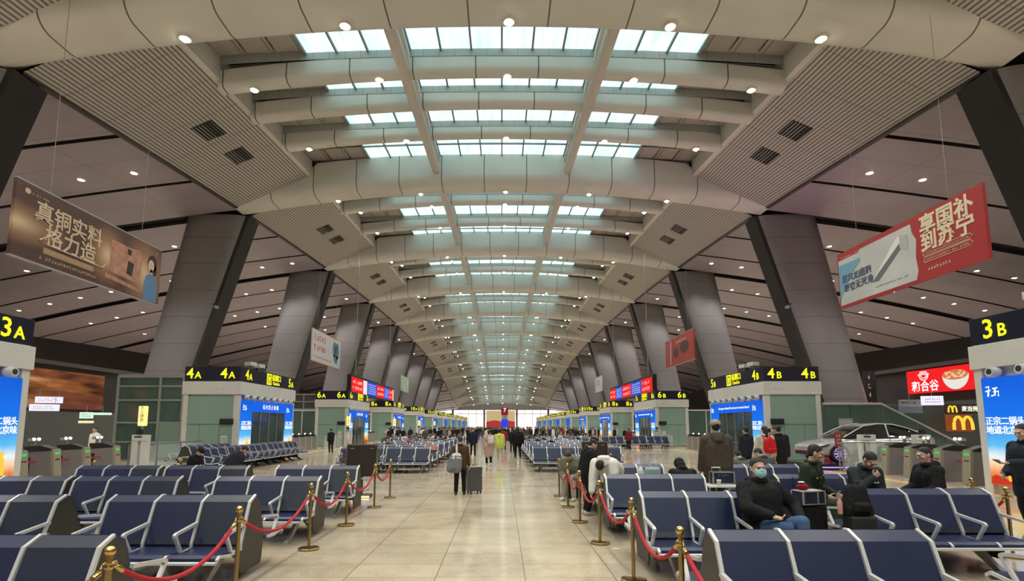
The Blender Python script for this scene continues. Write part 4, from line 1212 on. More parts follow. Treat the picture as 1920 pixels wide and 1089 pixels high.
# ================================================================== rope stanchions
M_BRASS = mat('polished_brass', (0.62, 0.43, 0.17), 0.16, metal=1.0)
M_BRSD = mat('aged_brass_tube', (0.36, 0.25, 0.11), 0.28, metal=1.0)
M_ROPE = mat('red_velvet_rope', (0.42, 0.008, 0.022), 0.75, bump=(60, .3, .004))
def make_post():
    r = thing('rope_stanchion', '', 'rope stanchion')
    b = MB(); b.lathe([(.155, 0), (.16, .008), (.16, .030), (.150, .036), (.145, .033), (.03, .036)], n=28); b.obj('base', M_BRSD, r, smooth=35)
    b = MB(); b.lathe([(.024, .034), (.024, .885)], n=16); b.obj('pole', M_BRSD, r, smooth=True)
    b = MB(); b.lathe([(.028, .86), (.034, .868), (.034, .878), (.028, .888), (.042, .895), (.042, .905), (.024, .915), (.020, .935), (.032, .945), (.030, .955), (.018, .962)], n=18)
    b.ell((0, 0, .993), (.042, .042, .042), nu=16, nv=10); b.obj('finial', M_BRASS, r, smooth=40)
    for s in (-1, 1):
        b = MB(); b.tube([(0, s * .03, .895), (0, s * .075, .90), (0, s * .085, .875)], .010, 8); b.obj('hook', M_BRASS, r, smooth=40)
    return r
LP = [(-3.0, 4.22), (-3.0, 6.25), (-3.05, 8.7), (-3.05, 10.73), (-3.05, 13.05), (-3.03, 14.75)]
RP = [(1.63, 5.02), (1.66, 6.98), (1.63, 9.12), (1.58, 11.08), (1.58, 13.05), (1.59, 15.08)]
post0 = None
def post(x, y, label, group='brass rope stanchions'):
    global post0
    if post0 is None: post0 = make_post(); r = post0
    else: r = dup(post0)
    r.location = (x, y, 0)
    tag(r, label, 'rope stanchion', group); r['group'] = group
    return r
def rope(p, q, label, sag_=.30, z=.855, group='red velvet ropes', zz=None):
    r = thing('velvet_rope', label, 'rope', (p[0], p[1], 0), 0, group)
    P = Vector((p[0], p[1], z)); Q = Vector((q[0], q[1], zz if zz else z)); d = (Q - P).normalized()
    P2 = P + d * .085; Q2 = Q - d * .085
    pts = []
    for k in range(21):
        t = k / 20; v = P2.lerp(Q2, t); v.z -= sag_ * 4 * t * (1 - t); pts.append(v - Vector((p[0], p[1], 0)))
    b = MB(); b.tube(pts[1:-1], .021, 10); b.obj('rope', M_ROPE, r, smooth=True)
    for a, c in ((0, 1), (20, 19)):
        b = MB(); d2 = (pts[c] - pts[a]).normalized(); b.tube([pts[a] - d2 * .01, pts[a] + d2 * .015, pts[a] + d2 * .075], [.012, .026, .024], 10); b.obj('end_cap', M_BRASS, r, smooth=40)
for lst, side in ((LP, 'left'), (RP, 'right')):
    for i, (x, y) in enumerate(lst):
        post(x, y, 'brass stanchion with ball top %s of the aisle, %s from the camera' % (side, ORD[i]))
    for i in range(len(lst) - 1):
        rope(lst[i], lst[i + 1], 'red rope %s of the aisle hung between the %s and %s stanchions' % (side, ORD[i], ORD[i + 1]))
rope(LP[0], (-3.05, 2.1), 'red rope left of the aisle running toward the camera from the first stanchion', .2)
rope(RP[0], (1.62, 2.9), 'red rope right of the aisle running toward the camera from the first stanchion', .25)
post(-3.05, 2.1, 'brass stanchion left of the aisle just outside the lower left corner')
post(1.62, 2.9, 'brass stanchion right of the aisle just outside the lower edge')
XP = [(-8.9, 15.0, 'brass stanchion behind the fourth left row, near the ticket gates'), (-10.7, 14.2, 'brass stanchion beside the left ticket gates, farther out'), (-5.4, 18.2, 'brass stanchion standing alone left of the notice board'),
      (7.05, 13.95, 'chrome topped stanchion behind the right fourth row near the officer'), (8.35, 14.6, 'brass stanchion behind the seated man in glasses'), (8.3, 9.6, 'brass stanchion beside the man at the right edge'),
      (3.55, 17.6, 'brass stanchion beside the blue bag behind the dark board')]
for x, y, l in XP: post(x, y, l, 'brass stanchions behind the benches')
rope((-8.9, 15.0), (-10.7, 14.2), 'red rope between the two stanchions by the left gates', .22)
rope((8.35, 14.6), (6.3, 13.0), 'red rope behind the seated man in glasses', .2)
rope((8.3, 9.6), (7.6, 8.2), 'red rope beside the man at the right edge', .22)
post(6.3, 13.0, 'brass stanchion hidden behind the second right row', 'brass stanchions behind the benches')
post(7.6, 8.2, 'brass stanchion at the right end of the second right row', 'brass stanchions behind the benches')
# ================================================================== notice boards
M_BRN = mat('dark_brown_board', (0.022, 0.012, 0.010), 0.4)
M_GLOWY = emat('warm_strip_light', (1.0, .85, .35), 1.6)
def board(x, y, rz, label):
    r = thing('notice_board', label, 'notice board', (x, y, 0), rz)
    Mx = Matrix.Translation((0, 0, .98)) @ Matrix.Rotation(radians(-9), 4, 'X')
    b = MB(); b.box((0, 0, 0), (.80, .06, .86), Mx); b.obj('panel', M_BRN, r, bevel=.01)
    b = MB(); b.box((0, 0, .445), (.80, .07, .02), Mx); b.box((-.41, 0, 0), (.02, .07, .9), Mx); b.box((.41, 0, 0), (.02, .07, .9), Mx); b.obj('frame', M_BRASS, r)
    for q in (-.26, .26):
        b = MB(); b.box((q, -.04, .33), (.1, .03, .02), Mx); b.obj('clip', M_STEEL, r)
    b = MB(); b.tube([(0, .02, .05), (0, .04, .8)], .045, 10); b.obj('pole', M_BLACK, r)
    b = MB(); b.bb(-.28, .28, -.22, .22, 0, .07); bs = b.obj('base', M_BLACK, r, bevel=.01)
    b = MB(); b.bb(-.27, .27, -.23, -.22, .01, .055); b.obj('light_strip', M_GLOWY, bs)
board(-3.86, 14.9, .06, 'dark brown notice board seen from behind at the rope left of the aisle')
board(3.0, 17.4, -.05, 'dark brown notice board seen from behind right of the aisle')
# ================================================================== people
M_SKIN = mat('skin', (0.56, 0.36, 0.27), 0.5, spec=0.35)
M_HAIR = mat('black_hair', (0.010, 0.009, 0.009), 0.55, bump=(70, 1.0, .02))
M_HAIRG = mat('greying_hair', (0.06, 0.055, 0.05), 0.6, bump=(70, 1.0, .02))
M_EYE = mat('dark_eye', (0.01, 0.008, 0.006), 0.25)
M_LIP = mat('lips', (0.42, 0.20, 0.17), 0.5)
def cloth(name, col, b=(30, .35, .01), rough=.8):
    return mat(name, col, rough, bump=b, vary=(9, .12), spec=.2)
C_BLACK = cloth('black_padded_coat', (0.012, 0.012, 0.014), (14, .8, .02))
C_BLK2 = cloth('black_trousers', (0.010, 0.010, 0.012))
C_JEAN = cloth('blue_jeans', (0.065, 0.125, 0.25))
C_GREEN = cloth('dark_olive_uniform', (0.022, 0.034, 0.022))
C_TEAL = cloth('dark_teal_jacket', (0.022, 0.030, 0.034), (14, .6, .02))
C_BROWN = cloth('brown_parka', (0.085, 0.066, 0.055))
C_TAN = cloth('brown_corduroy_jacket', (0.075, 0.045, 0.022))
C_PINK = cloth('pale_pink_padded_coat', (0.52, 0.39, 0.36), (10, .6, .02))
C_LIME = cloth('lime_jacket', (0.60, 0.68, 0.16), (10, .6, .02))
C_WHITE = cloth('white_padded_coat', (0.78, 0.76, 0.71), (12, .6, .02))
C_BEIGE = cloth('pale_beige_trousers', (0.48, 0.43, 0.36))
C_GREY = cloth('grey_jacket', (0.10, 0.10, 0.105))
C_OLIVE = cloth('grey_green_coat', (0.17, 0.17, 0.13))
C_NAVY = cloth('dark_navy_jacket', (0.016, 0.020, 0.034))
C_LGREY = cloth('light_grey_trousers', (0.33, 0.31, 0.29))
C_RED = cloth('red_jacket', (0.40, 0.02, 0.03))
C_CREAM = cloth('cream_jacket', (0.50, 0.47, 0.40))
M_SHOE = mat('dark_shoe', (0.015, 0.013, 0.012), 0.4)
M_SHOEW = mat('white_shoe', (0.55, 0.54, 0.52), 0.5)
def fuse(mb, vox, name, m, parent, smooth_it=2):
    """one continuous skin over overlapping volumes"""
    me = mb.mesh('raw', m)
    o = bpy.data.objects.new('raw', me); COL.objects.link(o)
    md = o.modifiers.new('r', 'REMESH'); md.mode = 'VOXEL'; md.voxel_size = vox
    if smooth_it:
        sm = o.modifiers.new('s', 'SMOOTH'); sm.factor = .5; sm.iterations = smooth_it
    dg = bpy.context.evaluated_depsgraph_get()
    nm = bpy.data.meshes.new_from_object(o.evaluated_get(dg))
    bpy.data.objects.remove(o); bpy.data.meshes.remove(me)
    nm.materials.clear(); nm.materials.append(m)
    nm.polygons.foreach_set('use_smooth', [True] * len(nm.polygons))
    nm.name = name
    n = bpy.data.objects.new(name, nm); link(n, parent)
    return n
def ik(a, c, l1, l2, hint):
    """middle joint between a and c"""
    a = Vector(a); c = Vector(c); d = c - a; L = d.length
    if L > (l1 + l2) * .999:
        c = a + d.normalized() * (l1 + l2) * .999; d = c - a; L = d.length
    x = (l1 * l1 - l2 * l2 + L * L) / (2 * L)
    h = sqrt(max(0, l1 * l1 - x * x))
    t = d.normalized(); hv = Vector(hint); hv = (hv - t * hv.dot(t))
    hv = hv.normalized() if hv.length > 1e-4 else Vector((0, 0, 1))
    return a + t * x + hv * h, c
HIP, TH, SH = .095, .425, .43
def hand(b, wrist, fdir, pdir, curl, side):
    """palm and five bent fingers; fdir: along the hand, pdir: palm normal"""
    f = Vector(fdir).normalized(); p = Vector(pdir); p = (p - f * p.dot(f)).normalized(); s_ = f.cross(p) * side
    w = Vector(wrist)
    for q in (-.026, -.009, .009, .026):
        b.cap(w + f * .005 + s_ * q * .7, w + f * .085 + s_ * q, .017, .014, 8)
    for q, (o_, l) in enumerate(((-.031, .052), (-.0105, .068), (.0105, .074), (.031, .066))):
        k = w + f * .088 + s_ * o_
        d1 = (f * cos(curl) + p * sin(curl)).normalized(); d2 = (f * cos(curl * 2.1) + p * sin(curl * 2.1)).normalized()
        m_ = k + d1 * l * .55
        b.cap(k, m_, .0095, .0085, 8); b.cap(m_, m_ + d2 * l * .5, .0085, .0072, 8)
    t0 = w + f * .02 + s_ * .032; td = (f * .55 + s_ * .75 + p * .35).normalized()
    t1 = t0 + td * .045; td2 = (f * .85 + s_ * .25 + p * .45).normalized()
    b.cap(t0, t1, .0135, .0105, 8); b.cap(t1, t1 + td2 * .035, .0105, .0085, 8)
def person(label, loc, rz, s=1.0, pel=(0, 0, .93), lean=0, turn=0, side=0, head=(0, 0), lh=None, rh=None, lf=None, rf=None, lk=(0, 1, .1), rk=(0, 1, .1),
           le=(-.4, -.6, -.5), re=(.4, -.6, -.5), coat=C_BLACK, legs=C_BLK2, shoe=M_SHOE, hair=M_HAIR, hood=None, puff=.0, length=.12, vox=.011, face=True, cap_=None,
           curl=.6, long_hair=False, skirt=None, group=None, collar=True, name='person', palms=None, hoodup=False):
    """a figure facing local +y; all measures for a height of 1.72 m times s"""
    r = thing(name, label, 'person', loc, rz, group)
    pel = Vector(pel)
    R = Matrix.Rotation(radians(turn), 3, 'Z') @ Matrix.Rotation(radians(side), 3, 'Y') @ Matrix.Rotation(radians(-lean), 3, 'X')
    T = lambda x, y, z: pel + R @ Vector((x, y, z))
    che, nek = T(0, .01, .30), T(0, -.005, .50)
    shl, shr = T(-.185, -.005, .445), T(.185, -.005, .445)
    hR = R @ Matrix.Rotation(radians(head[1]), 3, 'Z') @ Matrix.Rotation(radians(-head[0]), 3, 'X')
    hc = nek + R @ Vector((0, .0, .06)) + hR @ Vector((0, .022, .115))
    lh = Vector(lh) if lh else T(-.26, .03, -.12); rh = Vector(rh) if rh else T(.26, .03, -.12)
    lf = Vector(lf) if lf else Vector((-.10, 0, .085)); rf = Vector(rf) if rf else Vector((.10, 0, .085))
    el, lh = ik(shl, lh, .29, .26, R @ Vector(le)); er, rh = ik(shr, rh, .29, .26, R @ Vector(re))
    Rp = Matrix.Rotation(radians(turn * .3), 3, 'Z')
    hl, hr = pel + Rp @ Vector((-HIP, 0, -.02)), pel + Rp @ Vector((HIP, 0, -.02))
    kl, lf = ik(hl, lf, TH, SH, lk); kr, rf = ik(hr, rf, TH, SH, rk)
    S_ = Matrix.Scale(s, 4)
    def mk(): return MB()
    def done(b): b.v = [tuple(Vector(v) * s) for v in b.v]; return b
    # ---- body (one continuous skin)
    b = mk()
    for q in (-1, 1):
        b.cap(pel + R @ Vector((q * .06, 0, 0)), T(q * .075, .01, .36), .105, .105); b.cap(T(q * .07, 0, .36), T(q * .1, -.01, .43), .1, .075)
    b.cap(T(0, -.01, .43), nek, .085, .062); b.cap(nek, hc - hR @ Vector((0, .02, .06)), .056, .052)
    for a, e, h in ((shl, el, lh), (shr, er, rh)):
        b.cap(a, e, .055, .043); b.cap(e, h, .042, .028)
    for a, k, f in ((hl, kl, lf), (hr, kr, rf)):
        b.cap(a, k, .088, .056); b.cap(k, f, .054, .038); 
    for q, (e, h, dflt) in enumerate(((el, lh, -1), (er, rh, 1))):
        d = (h - e).normalized()
        pn = Vector((palms[q] if palms and palms[q] else (-dflt, 0.15, 0)))
        hand(b, h + d * .01, d, pn, curl, dflt if True else 1)
    for f in (lf, rf):
        b.cap(f + Vector((0, -.03, -.045)), f + Vector((0, .12, -.055)), .036, .03)
    # head
    H = lambda x, y, z: hc + hR @ Vector((x, y, z))
    def he(c, rad): b.ell(H(*c), rad, R=hR, nu=16, nv=11)
    he((0, -.012, .03), (.077, .097, .092)); he((0, .012, -.02), (.068, .078, .085)); he((0, .032, -.07), (.05, .05, .05))
    if face:
        b.cap(H(0, .092, .012), H(0, .108, -.028), .009, .0155); he((0, .088, .028), (.05, .016, .012))
        he((0, .077, -.066), (.028, .016, .016)); he((0, .066, -.098), (.026, .02, .018))
        for q in (-1, 1): he((q * .042, .068, -.02), (.026, .02, .022)); he((q * .079, -.008, -.004), (.011, .022, .033))
    body = fuse(done(b), vox * s, 'body', M_SKIN, r)
    # ---- face details
    if face:
        for q in (-1, 1):
            e = mk(); e.ell(H(q * .032, .0865, .008), (.0150, .0105, .0062), R=hR, nu=10, nv=6); done(e).obj('eye', M_EYE, r, smooth=True)
            e = mk(); e.cap(H(q * .016, .0985, .0275), H(q * .05, .086, .031), .0032, .0022, 6); done(e).obj('eyebrow', hair, r, smooth=True)
        e = mk(); e.ell(H(0, .0915, -.066), (.022, .006, .0065), R=hR, nu=10, nv=6); done(e).obj('mouth', M_LIP, r, smooth=True)
    # ---- hair
    if not hoodup:
        b = mk(); b.ell(H(0, -.022, .052), (.0805, .099, .078), R=hR, nu=16, nv=11); b.ell(H(0, -.048, .012), (.077, .064, .082), R=hR)
        for q in (-1, 1): b.cap(H(q * .072, .015, .05), H(q * .074, .005, .01), .013, .009, 8)
        if long_hair:
            b.cap(H(0, -.06, 0), H(0, -.085, -.17), .075, .055); 
        fuse(done(b), max(vox, .010) * s, 'hair', hair, r)
    if cap_:
        b = mk(); b.ell(H(0, -.01, .062), (.096, .112, .082), R=hR); b.ell(H(0, .01, .045), (.097, .112, .035), R=hR); fuse(done(b), max(vox, .010) * s, 'cap', cap_, r)
    # ---- clothing
    p = puff
    b = mk()
    for q in (-1, 1):
        b.cap(pel + R @ Vector((q * .065, 0, -.02)), T(q * .085, .012, .35), .125 + p, .125 + p); b.cap(T(q * .08, 0, .36), T(q * .12, -.008, .43), .12 + p * .8, .085 + p * .5)
    b.cap(T(0, -.01, .42), T(0, -.005, .49), .10 + p * .5, .075 + p * .3)
    for a, e, h in ((shl, el, lh), (shr, er, rh)):
        d = (h - e)
        b.cap(a, e, .072 + p * .7, .06 + p * .6); b.cap(e, e + d * .93, .058 + p * .6, .046 + p * .4)
    if length > 0:
        for a, k in ((hl, kl), (hr, kr)):
            d = (k - a).normalized()
            b.cap(a, a + d * length, .108 + p * .7, .105 + p * .6)
        if length > .2 and abs((kl - hl).normalized().z) > .7:
            m0 = (hl + hr) / 2; m1 = m0 + ((kl - hl).normalized() + (kr - hr).normalized()) / 2 * length
            b.cap(m0, m1, .12 + p, .125 + p)
    if collar:
        n = 10
        for q in range(n):
            a = 2 * pi * q / n; a2 = 2 * pi * (q + 1) / n
            c0 = nek + R @ Vector((.075 * cos(a), .07 * sin(a) - .005, .035)); c1 = nek + R @ Vector((.075 * cos(a2), .07 * sin(a2) - .005, .035))
            b.cap(c0, c1, .028 + p * .4, .028 + p * .4, 8)
    if hood == 'down':
        for q in (-1, 0, 1): b.cap(nek + R @ Vector((q * .07, -.075, .03)), nek + R @ Vector((q * .05, -.12, -.06)), .06, .05)
    if hoodup:
        b.ell(H(0, -.03, .035), (.108, .118, .118), R=hR); b.ell(H(0, -.05, -.06), (.10, .09, .1), R=hR)
    fuse(done(b), (vox + .003) * s, 'coat', coat, r, 3)
    if skirt is not None:
        pass
    b = mk()
    b.cap(pel + Vector((-.07, 0, -.03)), pel + Vector((.07, 0, -.03)), .115, .115)
    for a, k, f in ((hl, kl, lf), (hr, kr, rf)):
        b.cap(a, k, .105, .075); b.cap(k, f + (k - f).normalized() * .03, .073, .062)
    fuse(done(b), (vox + .003) * s, 'trousers', legs, r, 3)
    for f, k in ((lf, kl), (rf, kr)):
        b = mk(); dv = Vector((f - k).cross(Vector((1, 0, 0)))); 
        b.cap(f + Vector((0, -.045, -.035)), f + Vector((0, -.02, -.04)), .046, .045); b.cap(f + Vector((0, -.02, -.04)), f + Vector((0, .13, -.052)), .045, .033); b.cap(f, f + Vector((0, 0, -.03)), .05, .05)
        fuse(done(b), (vox + .004) * s, 'shoe', shoe, r, 1)
    r['_j'] = 0; del r['_j']
    r_info[r.name] = dict(T=T, H=H, hR=hR, R=R, s=s, lh=lh, rh=rh, el=el, er=er, nek=nek, pel=pel, shl=shl, shr=shr, kl=kl, kr=kr)
    return r
r_info = {}
def extra(r, name, b, m, smooth=True, fusev=None):
    i = r_info[r.name]
    b.v = [tuple(Vector(v) * i['s']) for v in b.v]
    return b.obj(name, m, r, smooth=smooth) if not fusev else fuse(b, fusev, name, m, r)
SIT = dict(pel=(0, 0, .55), lf=(-.13, .46, .085), rf=(.13, .46, .085), length=.2)
def sit(**k):
    d = dict(SIT); d.update(k); return d
# --- masked man in the second right row (facing the camera)
P = person('person in black padded coat and blue face mask, sitting with a phone', (3.42, 7.17, 0), pi + .12, 1.12, **sit(pel=(0, 0, .56), lean=-6, head=(6, -8), puff=.035, vox=.0065, legs=C_JEAN,
        rh=(.09, .30, .74), lh=(-.32, .22, .68), re=(1, .05, -.45), le=(-.9, -.3, -.4), rf=(.02, .44, .21), lf=(-.20, .42, .25), rk=(-.25, .6, .8), lk=(-.3, .8, .8), length=.07, hood='down', palms=(None, (0, .3, 1)), curl=.75))
i = r_info[P.name]; H = i['H']
b = MB(); b.ell(H(0, .066, -.050), (.070, .056, .056), R=i['hR'], nu=18, nv=12); b.ell(H(0, .092, -.018), (.034, .03, .026), R=i['hR']); b.ell(H(0, .06, -.03), (.072, .045, .04), R=i['hR'])
fuse(MB().add([tuple(Vector(v) * i['s']) for v in b.v], b.f), .006, 'face_mask', mat('pale_blue_mask', (.33, .58, .70), .7), P)
b = MB()
for q in (-1, 1): b.tube([H(q * .06, .06, -.04), H(q * .078, .02, -.02), H(q * .083, -.012, .0)], .003, 6)
extra(P, 'mask_strap', b, M_WHITE)
def phone(P, right=True, lit=False):
    i = r_info[P.name]; h = i['rh'] if right else i['lh']; e = i['er'] if right else i['el']
    d = (h - e).normalized(); c = (Vector(h) + d * .13 + Vector((0, .015, .02))) * i['s']
    M0 = Matrix.Translation(P.location) @ Matrix.Rotation(P.rotation_euler.z, 4, 'Z')
    o = thing('phone', '', 'phone', M0 @ c, P.rotation_euler.z)
    b = MB(); b.box((0, 0, 0), (.075, .15, .009), Matrix.Rotation(.5, 4, 'X')); b.obj('case', M_BLACK, o, bevel=.003)
    b = MB(); b.box((0, 0, .005), (.068, .14, .002), Matrix.Rotation(.5, 4, 'X')); b.obj('screen', emat('phone_screen', (.7, .8, .9), .5) if lit else M_GLASSD, o)
    return o
tag(phone(P), 'black phone in the hand of the masked man', 'phone')
# --- officer in olive uniform, head turned right
P = person('person in dark olive uniform with gold shoulder boards, sitting and looking right', (5.42, 9.66, 0), pi + .6, 1.2, **sit(pel=(0, 0, .56), lean=10, head=(8, 28), vox=.008, coat=C_GREEN, legs=C_GREEN, collar=True,
        rh=(.12, .32, .62), lh=(-.12, .34, .64), length=.15))
i = r_info[P.name]; T = i['T']
for q in (-1, 1):
    b = MB(); b.cap(T(q * .12, -.01, .515), T(q * .215, -.01, .475), .030, .026, 8); extra(P, 'shoulder_board', b, M_BRASS)
b = MB(); b.ell(T(-.09, .135, .36), (.022, .012, .022)); b.ell(T(.085, .14, .33), (.02, .012, .02)); extra(P, 'badge', b, M_BRASS)
b = MB()
for q in range(4): b.ell(T(0, .15, .1 + q * .08), (.012, .01, .012))
extra(P, 'coat_button', b, M_BRASS)
# --- man with his hand at his mouth
P = person('person in dark teal jacket with a hand at the mouth, sitting head bowed', (6.34, 9.62, 0), pi + .05, 1.16, **sit(pel=(0, 0, .55), lean=16, head=(26, 2), vox=.009, coat=C_TEAL, puff=.02,
        rh=(.03, .33, .92), lh=(-.12, .36, .68), re=(.9, .2, -.9), curl=1.1, hood=None, palms=(None, (0, -1, .2))))
i = r_info[P.name]; b = MB(); b.bb(-.02, .02, 0, .006, -.02, .02); 
b = MB(); b.ell(i['T'](-.1, .155, .34), (.018, .008, .014)); b.ell(i['T'](-.05, .16, .34), (.018, .008, .014)); extra(P, 'chest_badge', b, M_WHITE)
# --- man in glasses, profile to the left
P = person('person in black jacket and glasses sitting in profile, facing left', (7.72, 9.75, 0), pi / 2 + .02, 1.16, **sit(pel=(0, 0, .55), lean=6, head=(4, 4), vox=.009, coat=C_BLACK, puff=.02, rh=(.14, .36, .66), lh=(-.14, .36, .66), hood='down'))
i = r_info[P.name]; H = i['H']; b = MB()
for q in (-1, 1):
    b.tube([H(q * .034 + .022 * cos(a), .104, .006 + .017 * sin(a)) for a in [2 * pi * k / 12 for k in range(13)]], .0022, 5)
    b.tube([H(q * .056, .102, .008), H(q * .08, .05, .010), H(q * .082, -.01, .008)], .0022, 5)
b.tube([H(-.013, .106, .01), H(.013, .106, .01)], .0022, 5)
extra(P, 'glasses', b, M_STEEL)
b = MB(); b.bb(-.24, .24, -.16, .16, .06, .46); tag(b.obj('suitcase', cloth('dark_case', (.02, .02, .022)), bevel=.03, loc=(7.72, 9.75, 0)), 'dark low case the man in glasses is sitting on', 'suitcase')
for q in (-.18, .18):
    o = COL.objects['suitcase']
    b = MB(); b.tube([(q - .02, 0, .035), (q + .02, 0, .035)], .035, 10); b.bb(q - .02, q + .02, -.03, .03, .03, .08); b.obj('wheel', M_BLACK, o)
# --- man at the right edge looking at his phone
P = person('person in dark jacket standing at the right edge holding out a phone', (8.95, 9.2, 0), pi / 2 + .1, 1.14, pel=(0, 0, .94), head=(14, 0), vox=.010, coat=C_NAVY, puff=.03, legs=C_BLK2, lh=(-.1, .42, 1.16), rh=(.2, .18, .98), le=(-.5, -.3, -.9), length=.2,
           lf=(-.1, .1, .085), rf=(.1, -.1, .085), palms=((0, 0, 1), None))
tag(phone(P, False, True), 'phone with a lit screen held out at the right edge', 'phone')
# --- brown parka from behind
P = person('person in brown hooded parka and pale cap standing with their back turned', (4.62, 11.62, 0), -.06, 1.19, pel=(0, 0, .93), vox=.010, coat=C_BROWN, puff=.045, legs=cloth('dark_blue_trousers', (.018, .02, .034)), hood='down', cap_=cloth('pale_cap', (.33, .28, .22)), lh=(-.26, .12, .80), rh=(.26, .12, .80), length=.22, face=False)
# --- hunched person in a black hood, from behind
P = person('person hunched in a black hooded coat, seen from behind', (3.68, 10.86, 0), 0, 1.02, **sit(pel=(0, 0, .55), lean=26, head=(30, 0), vox=.011, coat=C_BLACK, puff=.05, hoodup=True, face=False, rh=(.1, .35, .6), lh=(-.1, .35, .6)))
# --- white coat bent far forward, facing the camera
P = person('person in white padded coat bending far forward beside the rope', (2.36, 11.6, 0), 2.6, 1.08, pel=(0, 0, .93), lean=72, head=(35, 0), vox=.011, coat=C_WHITE, puff=.05, hood='down', rh=(.2, .62, .50), lh=(-.22, .60, .50), re=(.8, .3, -.5), le=(-.8, .3, -.5), legs=C_BLK2, shoe=M_SHOEW, face=False, length=.15)
i = r_info[P.name]; T = i['T']
b = MB(); b.tube([T(.12, .16, .02), T(.15, .0, .2), T(.16, -.15, .34), T(.08, -.17, .42), T(.1, .05, .48)], .024, 8, flat=.4); extra(P, 'bag_strap', b, M_BLACK)
# --- man in black puffer looking down to the right
P = person('person in black puffer jacket standing beside the white coat, looking down right', (1.86, 12.02, 0), -pi / 2 + .1, .97, pel=(0, 0, .93), lean=10, head=(26, 0), vox=.011, coat=C_BLACK, puff=.055, hood='down', lh=(-.1, .36, 1.0), rh=(.12, .34, .98), length=.15, shoe=M_SHOEW)
# --- grey-green coat seated
P = person('person in grey-green coat and pale trousers crouching near the end stanchions', (1.98, 14.6, 0), pi - .5, 1.15, **sit(pel=(0, 0, .5), lean=34, head=(25, 0), vox=.012, coat=C_OLIVE, puff=.05, legs=C_LGREY, shoe=M_SHOEW, rh=(.12, .45, .5), lh=(-.12, .45, .5), hair=M_HAIRG))
b = MB(); b.bb(-.2, .2, -.15, .15, 0.0, .4); o = tag(b.obj('travel_bag', cloth('dark_travel_bag', (.02, .02, .025)), bevel=.04, loc=(1.95, 14.82, 0)), 'dark travel bag under the crouching person in grey-green', 'bag')
b = MB(); b.tube([(-.1, 0, .38), (-.08, 0, .47), (.08, 0, .47), (.1, 0, .38)], .012, 6); b.obj('handle', M_BLACK, o)
# --- two men sitting with their backs to us in the fourth row
P = person('person with black hair sitting head down, back turned, left of the two', (6.05, 13.45, 0), .1, 1.04, **sit(lean=22, head=(25, 0), vox=.013, coat=C_GREY, puff=.03, face=False))
P = person('person in charcoal jacket sitting bent right, back turned, right of the two', (6.66, 13.5, 0), .2, 1.08, **sit(lean=24, head=(20, 40), vox=.013, coat=cloth('charcoal_jacket', (.06, .06, .065)), puff=.04, face=False, hair=M_HAIR))
# --- woman with a red backpack, and the people beside her
P = person('person in cream jacket with a red backpack standing with back turned', (8.4, 17.2, 0), .1, 1.12, vox=.012, coat=C_CREAM, puff=.03, face=False, rh=(.36, .14, .86), lh=(-.3, .1, .85), long_hair=True, hair=mat('brown_hair', (.03, .018, .012), .5))
i = r_info[P.name]; T = i['T']
R0 = thing('backpack', 'bright red backpack on the person in the cream jacket', 'backpack', P.location, P.rotation_euler.z)
def pack(root, s, T, m, w=.15, z0=.02, z1=.45, sm=None, off=0):
    b = MB(); b.cap(T(-w * .55 + off, -.23, z0 + .1), T(-w * .5 + off, -.22, z1 - .1), .10, .09); b.cap(T(w * .55 + off, -.23, z0 + .1), T(w * .5 + off, -.22, z1 - .1), .10, .09); b.cap(T(off, -.24, z0 + .1), T(off, -.22, z1 - .06), .11, .095)
    b.v = [tuple(Vector(v) * s) for v in b.v]; o = fuse(b, .014, 'pouch', m, root)
    b = MB(); b.cap(T(-w * .4 + off, -.31, z0 + .1), T(w * .4 + off, -.31, z0 + .1), .07, .07); b.v = [tuple(Vector(v) * s) for v in b.v]; fuse(b, .014, 'front_pocket', m, root)
    for q in (-1, 1):
        b = MB(); b.tube([T(q * .10 + off, -.17, z1 - .03), T(q * .11 + off * .6, -.05, .535), T(q * .12 + off * .5, .11, .47), T(q * .12, .15, .36)], .022, 8, flat=.45); b.v = [tuple(Vector(v) * s) for v in b.v]; b.obj('strap', sm or m, root, smooth=True)
pack(R0, i['s'], T, cloth('red_pack', (.50, .012, .02), (20, .3, .01)))
P = person('person in black coat standing beside the red backpack, back turned', (9.25, 18.0, 0), -.15, 1.12, vox=.013, coat=C_BLACK, puff=.04, face=False, length=.3)
P = person('person in dark jacket standing left of the red backpack near kiosk 4B', (8.75, 19.3, 0), .3, 1.1, vox=.014, coat=C_NAVY, puff=.02, face=False)
P = person('person in pale collar jacket standing right of the red backpack, half hidden', (9.75, 19.2, 0), .8, 1.1, vox=.014, coat=C_GREY, puff=.02)
# --- aisle: man in brown jacket with backpack and suitcase
P = person('person in brown jacket and black trousers standing in the aisle with a backpack', (-1.18, 15.35, 0), .08, .955, pel=(0, 0, .93), lean=4, head=(12, 10), vox=.010, coat=C_TAN, hair=M_HAIRG, face=False, rh=(.27, .10, .78), lh=(-.24, .10, .95), length=.1, lf=(-.12, -.02, .085), rf=(.12, .04, .085))
i = r_info[P.name]; T = i['T']
R0 = thing('backpack', 'grey and white backpack slung low on the man in brown', 'backpack', P.location, P.rotation_euler.z)
C_PK = cloth('grey_pack', (.17, .18, .20)); C_PKW = cloth('white_pack_top', (.55, .55, .55))
b = MB()
for q in (-.09, .0, .09): b.cap(T(-.18 + q, -.25, -.16), T(-.14 + q * .9, -.23, .12), .135, .115)
b.v = [tuple(Vector(v) * i['s']) for v in b.v]; fuse(b, .012, 'pouch', C_PK, R0)
b = MB()
for q in (-.07, .07): b.cap(T(-.135 + q, -.225, .12), T(-.115 + q * .8, -.215, .2), .125, .09)
b.v = [tuple(Vector(v) * i['s']) for v in b.v]; fuse(b, .012, 'lid', C_PKW, R0)
